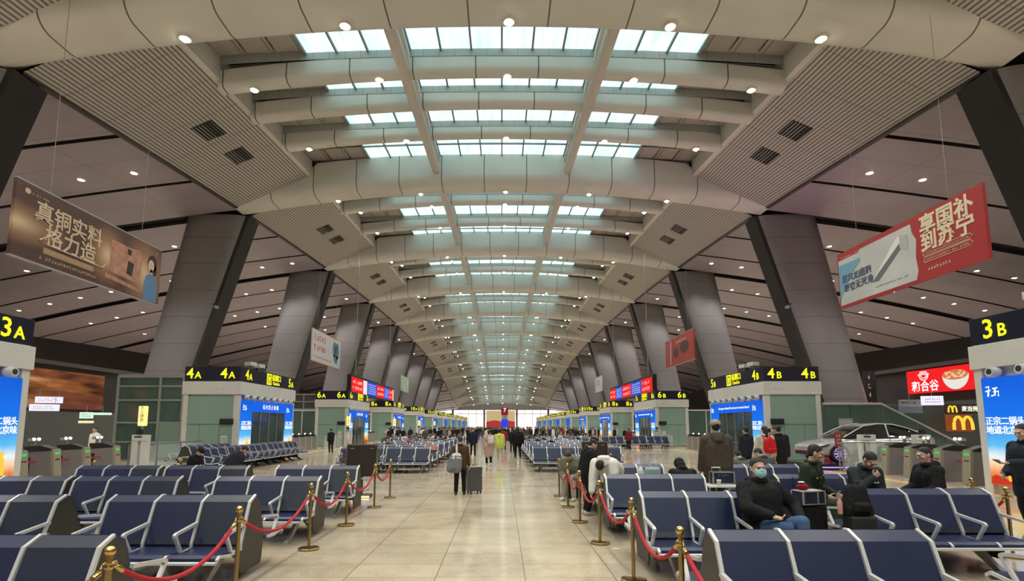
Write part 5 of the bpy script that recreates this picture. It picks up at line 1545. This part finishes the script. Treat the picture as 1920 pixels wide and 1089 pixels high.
b = MB(); b.ell(T(-.18, -.375, -.14), (.09, .03, .07)); b.v = [tuple(Vector(v) * i['s']) for v in b.v]; b.obj('front_pocket', C_PK, R0, smooth=True)
b = MB(); b.tube([T(-.1, -.2, .2), T(-.11, -.15, .36), T(-.11, -.09, .50), T(-.11, .03, .53), T(-.12, .13, .44)], .03, 8, flat=.4); b.v = [tuple(Vector(v) * i['s']) for v in b.v]; b.obj('strap', C_PKW, R0, smooth=True)
r = thing('suitcase', 'large slate grey suitcase standing beside the man in brown', 'suitcase', (-.80, 15.75, 0), .45)
M_SLT = mat('slate_shell', (.085, .085, .095), .35, vary=(2, .08))
b = MB(); b.bb(-.20, .20, -.15, .15, .07, .76); b.obj('shell', M_SLT, r, bevel=.03)
b = MB(); b.bb(-.195, .195, -.145, .145, .755, .765); b.obj('top_panel', mat('pale_case_top', (.5, .47, .42), .4), r)
b = MB(); b.tube([(-.07, 0, .76), (-.06, 0, .80), (.06, 0, .80), (.07, 0, .76)], .013, 8); b.obj('carry_handle', mat('maroon_handle', (.12, .03, .03), .5), r)
for x in (-.15, .15):
    for y in (-.11, .11):
        b = MB(); b.tube([(x - .015, y, .035), (x + .015, y, .035)], .035, 10); b.bb(x - .018, x + .018, y - .02, y + .02, .03, .09); b.obj('wheel', M_BLACK, r)
# --- pink coat, lime jacket, black coat walking away
P = person('person in long pale pink padded coat walking away down the aisle', (-.64, 26.4, 0), .05, 1.0, vox=.013, coat=C_PINK, puff=.05, length=.42, hood='down', face=False, long_hair=True, hair=mat('dark_brown_hair', (.025, .015, .012), .5), shoe=M_SHOEW, lf=(-.1, .12, .085), rf=(.1, -.14, .12))
i = r_info[P.name]; T = i['T']
R0 = thing('backpack', 'white backpack on the person in the long pink coat', 'backpack', P.location, P.rotation_euler.z)
pack(R0, i['s'], T, cloth('white_pack', (.58, .53, .5)), .13, .1, .45, off=.09)
b = MB(); b.tube([T(-.17, -.02, .47), T(-.14, -.2, .3), T(0.0, -.215, .12)], .016, 8); b.v = [tuple(Vector(v) * i['s']) for v in b.v]; tag(b.obj('bag_strap', M_BLACK, None, loc=P.location, rot=P.rotation_euler), 'dark strap across the back of the pink coat', 'strap')
P = person('person in lime yellow jacket and pale trousers walking away down the aisle', (-.13, 29.8, 0), -.05, .99, vox=.014, coat=C_LIME, puff=.05, legs=C_BEIGE, face=False, hood='down', cap_=cloth('navy_beanie', (.02, .022, .05)), lf=(-.1, .15, .085), rf=(.1, -.12, .11), shoe=M_SHOEW)
P = person('person in black puffer jacket walking away on the right of the aisle', (.95, 32.3, 0), .0, 1.04, vox=.014, coat=C_BLACK, puff=.09, face=False, lf=(-.14, .1, .085), rf=(.14, -.1, .085), lh=(-.36, .05, .85), rh=(.36, .05, .85))
P = person('person in dark coat walking toward the camera left of the aisle centre', (-1.85, 34.5, 0), pi + .2, 1.02, vox=.015, coat=C_NAVY, puff=.03, lf=(-.1, .16, .085), rf=(.1, -.16, .1))
P = person('person in red jacket standing far along the aisle', (.15, 42, 0), 0, .98, vox=.016, coat=C_RED, puff=.04, face=False)
P = person('person with dark coat walking far along the aisle beside the red jacket', (.75, 39, 0), 0, .98, vox=.016, coat=C_BLACK, puff=.03, face=False, lf=(-.1, .2, .085), rf=(.1, -.2, .1))
# --- left side
P = person('person in black coat and cap sitting in profile before the lengthwise benches', (-9.35, 16.3, 0), -pi / 2 - .2, 1.0, **sit(lean=20, head=(20, 0), vox=.013, coat=C_BLACK, puff=.03, cap_=cloth('black_cap', (.012, .012, .012)), rh=(.12, .36, .72), lh=(-.1, .36, .7)))
b = MB(); b.bb(-.3, .3, -.22, .22, 0, .45); o = tag(b.obj('travel_bag', cloth('green_bag', (.05, .06, .035)), bevel=.05, loc=(-9.4, 16.3, 0)), 'dark green bag under the seated person in the cap', 'bag')
P = person('person in dark quilted coat lying curled on their side on the left', (-8.35, 16.6, 0), -pi / 2 + .2, 1.05, pel=(0, 0, .60), lean=30, head=(30, 20), vox=.013, coat=cloth('dark_quilted_coat', (.022, .022, .032), (8, 1, .03)), puff=.09, lf=(-.13, .45, .085), rf=(.13, .45, .085), rh=(.15, .38, .62), lh=(-.15, .38, .62), length=.35)
b = MB(); b.bb(-.35, .35, -.25, .25, 0, .46); o = tag(b.obj('travel_bag', cloth('navy_bag', (.02, .02, .04)), bevel=.05, loc=(-8.35, 16.6, 0)), 'navy bag under the curled person in the quilted coat', 'bag')
P = person('person in dark clothes standing at the ticket gates near kiosk 6A', (-12.1, 38.2, 0), .6, 1.0, vox=.016, coat=C_BLACK, lean=12, face=False, rh=(.2, .25, .85))
P = person('person in white protective clothing standing behind the left ticket gates', (-18.6, 24.6, 0), pi - .3, 1.08, vox=.016, coat=C_WHITE, legs=C_WHITE, puff=.02)
P = person('person in dark coat standing at the gates near kiosk 8A', (-11.9, 58, 0), -.6, 1.05, vox=.018, coat=C_BLACK, puff=.04, face=False)
P = person('person in dark jacket at the gates near kiosk 6B, far right', (13.0, 62, 0), .6, 1.0, vox=.018, coat=C_NAVY, face=False)
P = person('person in dark red coat before the benches at kiosk 6B', (10.2, 43.2, 0), .2, 1.0, vox=.018, coat=cloth('dark_red_coat', (.16, .02, .03)), puff=.03, face=False)
# --- the far crowd: eight figures, then copies
CR = []
def crowd_label(nm, pose): return 'person in %s %s in the distant crowd' % (nm, pose)
rr = random.Random(11)
protos = []
for q, (c, nm, l, kw) in enumerate(((C_BLACK, 'black coat', C_BLK2, {}), (C_NAVY, 'navy jacket', C_JEAN, dict(lf=(-.1, .15, .085), rf=(.1, -.15, .1))), (C_GREY, 'grey jacket', C_BLK2, {}), (C_WHITE, 'white padded coat', C_BLK2, dict(puff=.05)),
                                  (C_RED, 'red jacket', C_BLK2, {}), (C_BROWN, 'brown parka', C_JEAN, dict(puff=.04)), (C_OLIVE, 'olive coat', C_BLK2, dict(puff=.04)), (C_PINK, 'pink coat', C_BLK2, dict(length=.35)))):
    P = person(crowd_label(nm, 'standing'), (0, 0, 0), 0, 1.0, vox=.026, coat=c, legs=l, face=False, group='standing people in the distant crowd, ' + nm, **kw)
    P2 = person(crowd_label(nm, 'sitting'), (0, 0, 0), 0, 1.0, group='seated people in the distant crowd, ' + nm, **sit(vox=.026, coat=c, legs=l, face=False, lean=rr.choice((0, 8, 18)), **{k: v for k, v in kw.items() if k == 'puff'}))
    protos.append((P, P2))
used = {}
def crowd(P, loc, rz):
    if P.name in used: o = dup(P)
    else: o = P; used[P.name] = 1
    o.location = loc; o.rotation_euler = (0, 0, rz)
wts = [0, 0, 0, 0, 1, 1, 2, 2, 5, 6, 0, 1, 2, 5, 0, 1, 0, 3, 4, 7]
spots = [(.62, 118)]
for q in range(215):
    Y = 46.5 + 70 * rr.random() ** 1.1
    X = rr.uniform(-11.5, 11.5)
    if any((X - a) ** 2 + (Y - c) ** 2 < .6 for a, c in spots): continue
    spots.append((X, Y))
    crowd(protos[rr.choice(wts)][0], (X, Y, 0), rr.uniform(-3, 3))
# seated on the far benches
for i in range(2, 9):
    for s, x0, Y0 in ((-1, -3.02, 22.9), (1, 1.33, 23.45)):
        Y = Y0 + 2.75 * i
        for j in range(2 if i < 6 else 3):
            xb = x0 - L3 - j * 1.95 if s < 0 else x0 + j * 1.95
            for k in range(3):
                for f in (-1, 1):
                    if rr.random() < (.12 if i < 4 else .22 if i < 6 else .5):
                        crowd(protos[rr.choice(wts)][1], (xb + (k + .5) * SW, Y + f * .47, -.02), pi if f < 0 else 0)
for p in protos:
    for P in p:
        if P.name not in used:
            crowd(P, (rr.uniform(-10, 10), 122 + rr.uniform(0, 10), 0), 0)
# ================================================================== luggage and small things
M_SILV = mat('silver_case_edge', (.6, .6, .6), .3, metal=.7)
M_BLUEP = mat('dark_blue_case', (.015, .022, .05), .4)
M_CASEB = mat('black_ribbed_case', (.012, .012, .013), .45, bump=(40, .3, .004))
r = thing('side_table', 'small white table standing between two third-row benches', 'table', (4.12, 10.3, 0))
b = MB(); b.bb(-.30, .30, -.24, .24, .80, .835); b.obj('tabletop', mat('white_tabletop', (.66, .66, .65), .35), r, bevel=.008)
for x in (-.26, .26):
    for y in (-.2, .2):
        b = MB(); b.tube([(x, y, 0), (x, y, .80)], .014, 8); b.obj('leg', M_ALU, r)
b = MB(); b.bb(-.25, .25, -.2, .2, .35, .37); b.obj('shelf', M_ALU, r)
r = thing('equipment_case', 'dark blue case with silver edges standing on the white table', 'case', (4.2, 10.36, .836))
b = MB(); b.bb(-.20, .20, -.08, .08, 0, .22); b.obj('shell', M_BLUEP, r)
b = MB()
for x in (-.2, .2):
    for y in (-.08, .08): b.bb(x - .012, x + .012, y - .012, y + .012, 0, .22)
for z in (0.006, .22):
    for y in (-.08, .08): b.bb(-.21, .21, y - .012, y + .012, z - .006, z + .014)
b.obj('edge_frame', M_SILV, r)
b = MB(); b.tube([(-.19, 0, .22), (-.19, 0, .31), (-.03, 0, .31), (-.03, 0, .22)], .012, 8); b.obj('handle', M_SILV, r)
g = glyph_rows(.2, .05, 1, 9).obj('lettering', mat('case_print', (.3, .36, .5), .5), r); g.location = (0, -.083, .17)
r = thing('cup', 'pale paper cup with a white lid on the white table', 'cup', (4.05, 10.14, .836))
b = MB(); b.lathe([(.03, 0), (.038, .075), (.042, .085)], n=16); b.obj('body', mat('paper_cup', (.62, .57, .45), .6), r, smooth=True)
b = MB(); b.lathe([(.044, .085), (.044, .098), (.03, .104)], n=16); b.obj('lid', M_PAPER, r, smooth=40)
def suitcase(label, loc, rz, w, d, h, m, ribs=True, handle=True):
    r = thing('suitcase', label, 'suitcase', loc, rz)
    b = MB(); b.bb(-w / 2, w / 2, -d / 2, d / 2, .06, h); b.obj('shell', m, r, bevel=.035)
    if ribs:
        b = MB()
        for q in range(7):
            x = -w / 2 + w * (q + 1) / 8; b.bb(x - .008, x + .008, -d / 2 - .006, d / 2 + .006, .12, h - .06)
        b.obj('rib', m, r)
    if handle:
        b = MB(); b.tube([(-w * .22, d * .2, h), (-w * .22, d * .2, h + .38), (w * .02, d * .2, h + .38), (w * .02, d * .2, h)], .011, 8); b.obj('telescopic_handle', M_BLACK, r)
    for x in (-w * .38, w * .38):
        for y in (-d * .35, d * .35):
            b = MB(); b.tube([(x - .015, y, .034), (x + .015, y, .034)], .034, 10); b.bb(x - .02, x + .02, y - .02, y + .02, .03, .08); b.obj('wheel', M_BLACK, r)
    return r
suitcase('black ribbed suitcase standing between the second-row benches, silver case on top', (4.55, 8.22, 0), .1, .54, .30, .78, M_CASEB)
r = thing('equipment_case', 'silver edged flight case lying on the black ribbed suitcase', 'case', (4.58, 8.16, .785), .25)
b = MB(); b.bb(-.19, .19, -.12, .10, 0, .19); b.obj('shell', M_BLUEP, r)
b = MB()
for x in (-.19, .06, .19):
    for y in (-.12, .10): b.bb(x - .011, x + .011, y - .011, y + .011, 0, .19)
for x in (.06, .19): b.bb(x - .011, x + .011, -.12, .1, .18, .2)
for y in (-.12, .10):
    for z in (.005, .19): b.bb(-.2, .2, y - .011, y + .011, z - .005, z + .011)
b.obj('edge_frame', M_SILV, r)
b = MB(); b.bb(-.19, .19, -.12, .1, .19, .2); b.obj('lid', mat('white_lid', (.6, .6, .6), .4), r)
r = thing('knit_hat', 'dark red knitted hat lying on the silver edged flight case', 'hat', (4.50, 8.15, .986))
b = MB(); b.ell((0, 0, .05), (.085, .075, .055)); b.ell((.05, .02, .045), (.06, .06, .045)); fuse(b, .008, 'crown', cloth('red_knit', (.22, .012, .02), (60, .6, .006)), r)
b = MB(); b.ell((-.01, 0, .115), (.05, .045, .014)); b.obj('pompom', M_PAPER, r, smooth=True)
suitcase('black suitcase standing against the left end of the second right bench', (4.93, 7.55, 0), -.05, .34, .26, .72, M_CASEB, False, False)
r = thing('backpack', 'black backpack standing on the suitcase at the second right bench', 'backpack', (4.93, 7.58, .722))
b = MB()
for q in (-.08, 0, .08): b.cap((q, 0, .1), (q * .85, .02, .33), .11, .085)
b.bb(-.17, .17, -.1, .1, .0, .1); fuse(b, .012, 'pouch', C_BLACK, r)
b = MB(); b.cap((-.06, -.12, .13), (.06, -.12, .13), .055, .055); b.bb(-.12, .12, -.15, -.08, .06, .16); fuse(b, .012, 'front_pocket', C_BLACK, r)
b = MB(); b.tube([(-.04, .0, .40), (-.03, 0, .45), (.03, 0, .45), (.04, 0, .40)], .012, 8); b.obj('grab_loop', M_BLACK, r)
b = MB(); b.lathe([(.03, 0), (.035, .02), (.035, .16), (.02, .19), (.016, .21)], n=12); o = b.obj('drink_bottle', mat('pink_white_bottle', (.6, .3, .28), .4), None, smooth=40, loc=(4.72, 7.62, .722)); tag(o, 'pink and white bottle beside the black backpack', 'bottle')
# bags on the fourth right bench
r = thing('tote_bag', 'pale teal bag with looped handle on the fourth right bench', 'bag', (3.42, 12.30, .45))
b = MB(); b.bb(-.17, .17, -.10, .10, 0, .55); b.obj('pouch', cloth('pale_teal_bag', (.30, .42, .42), (10, .5, .01)), r, bevel=.05)
b = MB(); b.bb(-.175, .175, -.105, .105, .30, .34); b.obj('band', cloth('teal_band', (.18, .30, .30)), r)
b = MB(); b.tube([(-.08, 0, .53)] + [(-.08 * cos(a), 0, .55 + .10 * sin(a)) for a in [pi * q / 8 for q in range(9)]] + [(.08, 0, .53)], .012, 8); b.obj('handle', cloth('pale_blue_loop', (.45, .5, .62)), r, smooth=True)
r = thing('tote_bag', 'white bag beside the pale teal bag on the fourth right bench', 'bag', (3.16, 12.34, .45))
b = MB(); b.ell((0, 0, .28), (.10, .11, .28)); b.bb(-.08, .08, -.09, .09, 0, .25); fuse(b, .014, 'pouch', cloth('white_bag', (.6, .6, .58), (10, .5, .01)), r)
b = MB(); b.tube([(-.03, 0, .54), (0, 0, .58), (.03, 0, .54)], .01, 8); b.obj('handle', M_PAPER, r)
# blue bag by the dark board on the right
b = MB(); b.bb(-.2, .2, -.14, .14, 0, .5); tag(b.obj('travel_bag', cloth('black_travel_bag', (.015, .015, .018)), bevel=.04, loc=(3.42, 16.6, 0)), 'black travel bag under the bright blue tote by the right notice board', 'bag')
r = thing('tote_bag', 'bright blue tote bag standing by the right notice board', 'bag', (3.42, 16.6, .5))
b = MB(); b.prism([(-.16, 0), (.16, 0), (.19, .36), (-.19, .36)], 'y', -.09, .09); b.obj('pouch', cloth('bright_blue_tote', (.03, .09, .36)), r, bevel=.01)
for y in (-.07, .07):
    b = MB(); b.tube([(-.08, y, .35), (-.06, y, .52), (.06, y, .52), (.08, y, .35)], .01, 6); b.obj('handle', M_BLACK, r)
# scraps and seat notices
b = MB(); b.prism([(-.06, -.02), (.05, -.035), (.07, .01), (-.02, .035)], 'z', 0.001, .004); tag(b.obj('paper_scrap', M_PAPER, loc=(1.80, 8.75, 0)), 'white paper scrap on the floor by a right stanchion base', 'paper')
M_ORN = mat('orange_red_notice', (.62, .16, .10), .6)
for x, y, l in ((-3.3, 25.52, 'orange red notice hung on a bench back left of the aisle'), (3.02, 26.06, 'orange red notice hung on a bench back right of the aisle')):
    r = thing('seat_notice', l, 'notice', (x, y, .80)); b = MB(); b.box((0, -.12, .05), (.46, .012, .22), Matrix.Rotation(radians(-18), 4, 'X')); nt = b.obj('sheet', M_ORN, r)
    g = glyph_rows(.34, .12, 2, 5).obj('lettering', M_PAPER, r); g.location = (0, -.128, .05); g.rotation_euler = (radians(-18), 0, 0)
# ------------------------------------------------------------------ the car on its stand
M_CAR = mat('silver_grey_paint', (.42, .42, .43), .22, metal=.35, coat=.6)
M_TYRE = mat('tyre_rubber', (.012, .012, .012), .7)
M_RIMP = mat('rim_painted_glow', (.45, .42, .6), .3, metal=.6, emit=(.35, .18, .9), es=.25)  # violet light falling on the rims is put in as tint and glow
M_CGL = mat('car_glass', (.012, .015, .016), .04, spec=.7)
M_VIO = emat('violet_stand_light', (.40, .22, 1.0), 1.6)
r = thing('display_stand', 'low black stand with violet edge light under the grey car', 'stand', (16.7, 24.9, 0))
b = MB(); b.bb(-3.4, 3.4, -1.35, 1.35, 0, .30); b.obj('platform', mat('stand_black', (.02, .02, .025), .12), r, bevel=.02)
b = MB(); b.bb(-3.3, 3.3, -1.37, -1.355, .10, .15); b.obj('edge_light', M_VIO, r)
car = thing('car', 'silver grey saloon car on the display stand right of kiosk 4B', 'car', (13.85, 24.9, .305))
K = 1.13
def ring(x, zb, zt, w, n=5):
    pts = []
    e = .35
    for a in range(16):
        t = 2 * pi * a / 16 + pi / 16
        cx_, sx_ = cos(t), sin(t)
        pts.append((x, w * (abs(cx_) ** e) * (1 if cx_ > 0 else -1), (zb + zt) / 2 + (zt - zb) / 2 * (abs(sx_) ** e) * (1 if sx_ > 0 else -1)))
    return pts
def loft(b, rings):
    n = len(rings[0]); vs = [p for q in rings for p in q]; fs = []
    for i in range(len(rings) - 1):
        for k in range(n):
            k2 = (k + 1) % n; fs.append((i * n + k, i * n + k2, (i + 1) * n + k2, (i + 1) * n + k))
    fs.append(tuple(range(n))[::-1]); fs.append(tuple(range((len(rings) - 1) * n, len(rings) * n)))
    b.add([(x * K, y * K, z * K) for x, y, z in vs], fs)
b = MB(); loft(b, [ring(*q) for q in ((0, .40, .60, .55), (.08, .28, .68, .74), (.3, .22, .76, .85), (.7, .20, .84, .90), (1.2, .20, .93, .93), (1.7, .20, .98, .94), (2.6, .20, 1.0, .95), (3.5, .20, 1.03, .94), (4.2, .22, 1.06, .92), (4.6, .28, 1.05, .86), (4.85, .36, 1.0, .76), (4.92, .5, .9, .62))])
body = b.obj('body', M_CAR, car, smooth=40)
def cab(x, z, w0, w1): 
    zb = .93
    return [(x, -w0, zb), (x, -w1, z - .03), (x, -w1 * .8, z), (x, w1 * .8, z), (x, w1, z - .03), (x, w0, zb)]
b = MB(); loft(b, [cab(*q) for q in ((1.25, .96, .78, .74), (1.7, 1.22, .86, .72), (2.15, 1.42, .88, .66), (2.7, 1.50, .88, .64), (3.3, 1.48, .88, .62), (3.9, 1.33, .86, .62), (4.5, 1.08, .8, .64))])
b.obj('glass_cabin', M_CGL, car, smooth=50)
b = MB(); loft(b, [[(x, -w, z - .01), (x, -w * .7, z + .025), (x, w * .7, z + .025), (x, w, z - .01)] for x, z, w in ((2.12, 1.41, .62), (2.4, 1.475, .63), (2.8, 1.51, .63), (3.3, 1.49, .61), (3.9, 1.34, .60), (4.3, 1.18, .62))])
b.obj('roof_panel', M_CAR, car, smooth=50)
for q in (-1, 1):
    for pts in ([(1.22, .80, .98), (1.72, .74, 1.24), (2.14, .66, 1.43)], [(4.45, .76, 1.1), (3.9, .63, 1.34), (3.3, .63, 1.49), (2.7, .65, 1.51), (2.14, .665, 1.43)], [(2.95, .885, .99), (3.0, .645, 1.49)]):
        b = MB(); b.tube([(x * K, q * y * K, z * K) for x, y, z in pts], .034, 8); b.obj('pillar', M_CAR, body)
for nm, x in (('front', .95), ('rear', 3.88)):
    for q in (-1, 1):
        b = MB(); b.tube([(x * K, q * .74 * K, .345 * K), (x * K, q * .955 * K, .345 * K)], .36 * K, 28); b.obj('wheel_arch', M_BLACK, body)
        b = MB(); b.tube([(x * K, q * .78 * K, .335 * K), (x * K, q * .965 * K, .335 * K)], .325 * K, 28); w_ = b.obj('wheel', M_TYRE, car)
        b = MB()
        for k in range(10):
            a = 2 * pi * k / 10; b.tube([(x * K, q * .975 * K, .335 * K), ((x + .23 * cos(a)) * K, q * .97 * K, (.335 + .23 * sin(a)) * K)], [.03, .038], 6)
        b.tube([((x + .24 * cos(a)) * K, q * .968 * K, (.335 + .24 * sin(a)) * K) for a in [2 * pi * k / 24 for k in range(25)]], .02, 6)
        b.obj('rim', M_RIMP, w_)
for q in (-1, 1):
    b = MB(); b.prism([(.12 * K, .60 * K), (.62 * K, .73 * K), (.55 * K, .66 * K), (.14 * K, .55 * K)], 'y', q * .74 * K, q * .90 * K); b.obj('headlight', mat('headlight', (.05, .05, .055), .1), car)
    b = MB(); b.ell((1.72 * K, q * 1.02 * K, 1.03 * K), (.10, .07, .06)); b.obj('wing_mirror', M_CAR, car, smooth=True)
    b = MB()
    for x in (2.35, 3.35): b.bb((x - .09) * K, (x + .09) * K, q * .945 * K, q * .962 * K, .84 * K, .865 * K)
    b.obj('door_handle', M_ALU, car)
    b = MB()
    for x in (1.75, 2.95, 3.7): b.bb((x - .006) * K, (x + .006) * K, q * .94 * K, q * .953 * K, .34 * K, .97 * K)
    b.obj('door_gap', M_BLACK, body)
b = MB(); b.prism([(-.012 * K, .30 * K), (.05 * K, .29 * K), (.05 * K, .46 * K), (-.012 * K, .44 * K)], 'y', -.5 * K, .5 * K); b.obj('grille', M_BLACK, car)
# plants, poster stand and belt posts round the car
M_LEAF = mat('dark_green_leaf', (.02, .055, .018), .5)
def plant(x, y, label, seed):
    r = thing('potted_plant', label, 'potted plant', (x, y, 0))
    b = MB(); b.lathe([(.13, 0), (.18, .34), (.19, .36), (.17, .36), (.16, .32)], n=16); b.obj('pot', M_WHITE, r, smooth=40)
    q = random.Random(seed); b = MB()
    for k in range(46):
        a = q.uniform(0, 2 * pi); l = q.uniform(.25, .6); t = q.uniform(.25, 1.2)
        p0 = Vector((0, 0, .33 + q.uniform(0, .35))); p1 = p0 + Vector((cos(a) * l * sin(t) * .6, sin(a) * l * sin(t) * .6, l * .8)); s_ = Vector((-sin(a), cos(a), 0)) * .035
        m_ = (p0 + p1) / 2 + Vector((0, 0, .06)); e_ = p1 + Vector((cos(a) * .12, sin(a) * .12, -.06))
        b.add([p0, m_ - s_, p1 - s_ * .8, e_, p1 + s_ * .8, m_ + s_], [(0, 1, 5), (1, 2, 4, 5), (2, 3, 4)])
    b.obj('foliage', M_LEAF, r)
plant(15.4, 23.3, 'potted plant in front of the car near its front wheel', 1)
plant(16.2, 23.25, 'potted plant in front of the car behind the glass fence', 2)
plant(17.0, 23.3, 'potted plant in front of the rear door of the car', 3)
r = thing('poster_stand', 'grey framed notice stand at the outer corner of kiosk 4B', 'poster stand', (17.7, 27.6, 0))
b = MB(); b.bb(-.35, .35, -.03, .03, .9, 2.3); b.obj('frame', M_GREY, r)
b = MB(); b.bb(-.31, .31, -.04, -.03, .95, 2.2); sh = b.obj('sheet', mat('grey_sheet', (.42, .43, .44), .5), r)
g = glyph_rows(.5, 1.0, 9, 77).obj('lettering', M_DTXT, sh); g.location = (0, -.045, 1.55)
b = MB(); b.tube([(0, 0, .03), (0, 0, .9)], .03, 8); b.bb(-.25, .25, -.2, .2, 0, .03); b.obj('stand', M_GREY, r)
b = MB(); b.bb(-.3, .3, -.25, .25, 0, .95); o = tag(b.obj('fire_box', mat('red_fire_box', (.42, .03, .03), .4), bevel=.01, loc=(16.9, 27.6, 0)), 'red fire equipment box against the front of kiosk 4B', 'box')
b = MB(); b.bb(-.2, .2, -.262, -.25, .55, .8); b.obj('front_label', M_PAPER, o)
def belt_post(x, y, label):
    r = thing('belt_post', label, 'belt post', (x, y, 0))
    b = MB(); b.lathe([(.16, 0), (.16, .03), (.03, .04)], n=20); b.obj('base', M_STEEL, r)
    b = MB(); b.tube([(0, 0, .03), (0, 0, 1.0)], .028, 10); b.obj('pole', M_STEEL, r)
    b = MB(); b.bb(-.05, .05, -.05, .05, .9, 1.02); b.obj('belt_cassette', M_BLACK, r)
BPS = [(10.9, 24.2), (12.4, 24.0), (13.1, 22.9)]
for q, (x, y) in enumerate(BPS): belt_post(x, y, 'steel belt post left of the car, %s from the left' % ORD[q])
for q in range(2):
    (x, y), (x2, y2) = BPS[q], BPS[q + 1]
    b = MB(); b.tube([(x, y, .94), ((x + x2) / 2, (y + y2) / 2, .90), (x2, y2, .94)], .03, 6, flat=.3)
    tag(b.obj('barrier_belt', M_REDB), 'red belt left of the car, %s stretch from the left' % ORD[q], 'barrier belt')
r = thing('belt_sign', 'red upright sign on a steel post in front of the car', 'sign post', (14.3, 22.9, 0))
b = MB(); b.lathe([(.16, 0), (.16, .03), (.03, .04)], n=20); b.tube([(0, 0, .03), (0, 0, 1.1)], .028, 10); b.obj('pole', M_STEEL, r)
b = MB(); b.bb(-.14, .14, -.02, .02, 1.05, 1.65); s_ = b.obj('panel', mat('dull_red_panel', (.25, .03, .03), .4), r)
g = glyph_rows(.18, .45, 3, 31).obj('lettering', M_PAPER, s_); g.location = (0, -.026, 1.35)
# small cameras on the first columns
for s, side in ((-1, 'left'), (1, 'right')):
    r = thing('security_camera', 'small camera on the inner edge of the first %s leaning column' % side, 'camera', (s * 22.9, 42.0, 11.4))
    b = MB(); b.tube([(s * .42, .1, .25), (s * .0, 0, .25), (0, 0, 0)], .05, 8); b.obj('bracket', M_BLACK, r)
    b = MB(); b.tube([(0, -.15, -.05), (0, .15, -.02)], .13, 12); b.obj('body', M_GREY, r)

# violet uplight added to colour the right side ceiling, an invented source
r = thing('tint_light', 'added violet tint light, unseen behind the stairwell balustrade', 'floodlight', (23.5, 33.6, 0))
b = MB(); b.bb(-.16, .16, -.12, .12, 0, .22); b.obj('housing', M_BLACK, r, bevel=.02)
b = MB(); b.bb(-.13, .13, -.09, .09, .22, .23); b.obj('lens', M_VIO, r)
ul = bpy.data.lights.new('tint_beam', 'SPOT'); ul.color = (0.85, .28, .75); ul.energy = 2200; ul.spot_size = radians(95); ul.spot_blend = 1.0; ul.shadow_soft_size = .1
o = bpy.data.objects.new('tint_beam', ul); link(o, r); o.location = (0, 0, .35); o.rotation_euler = (radians(180 - 18), radians(-22), 0)
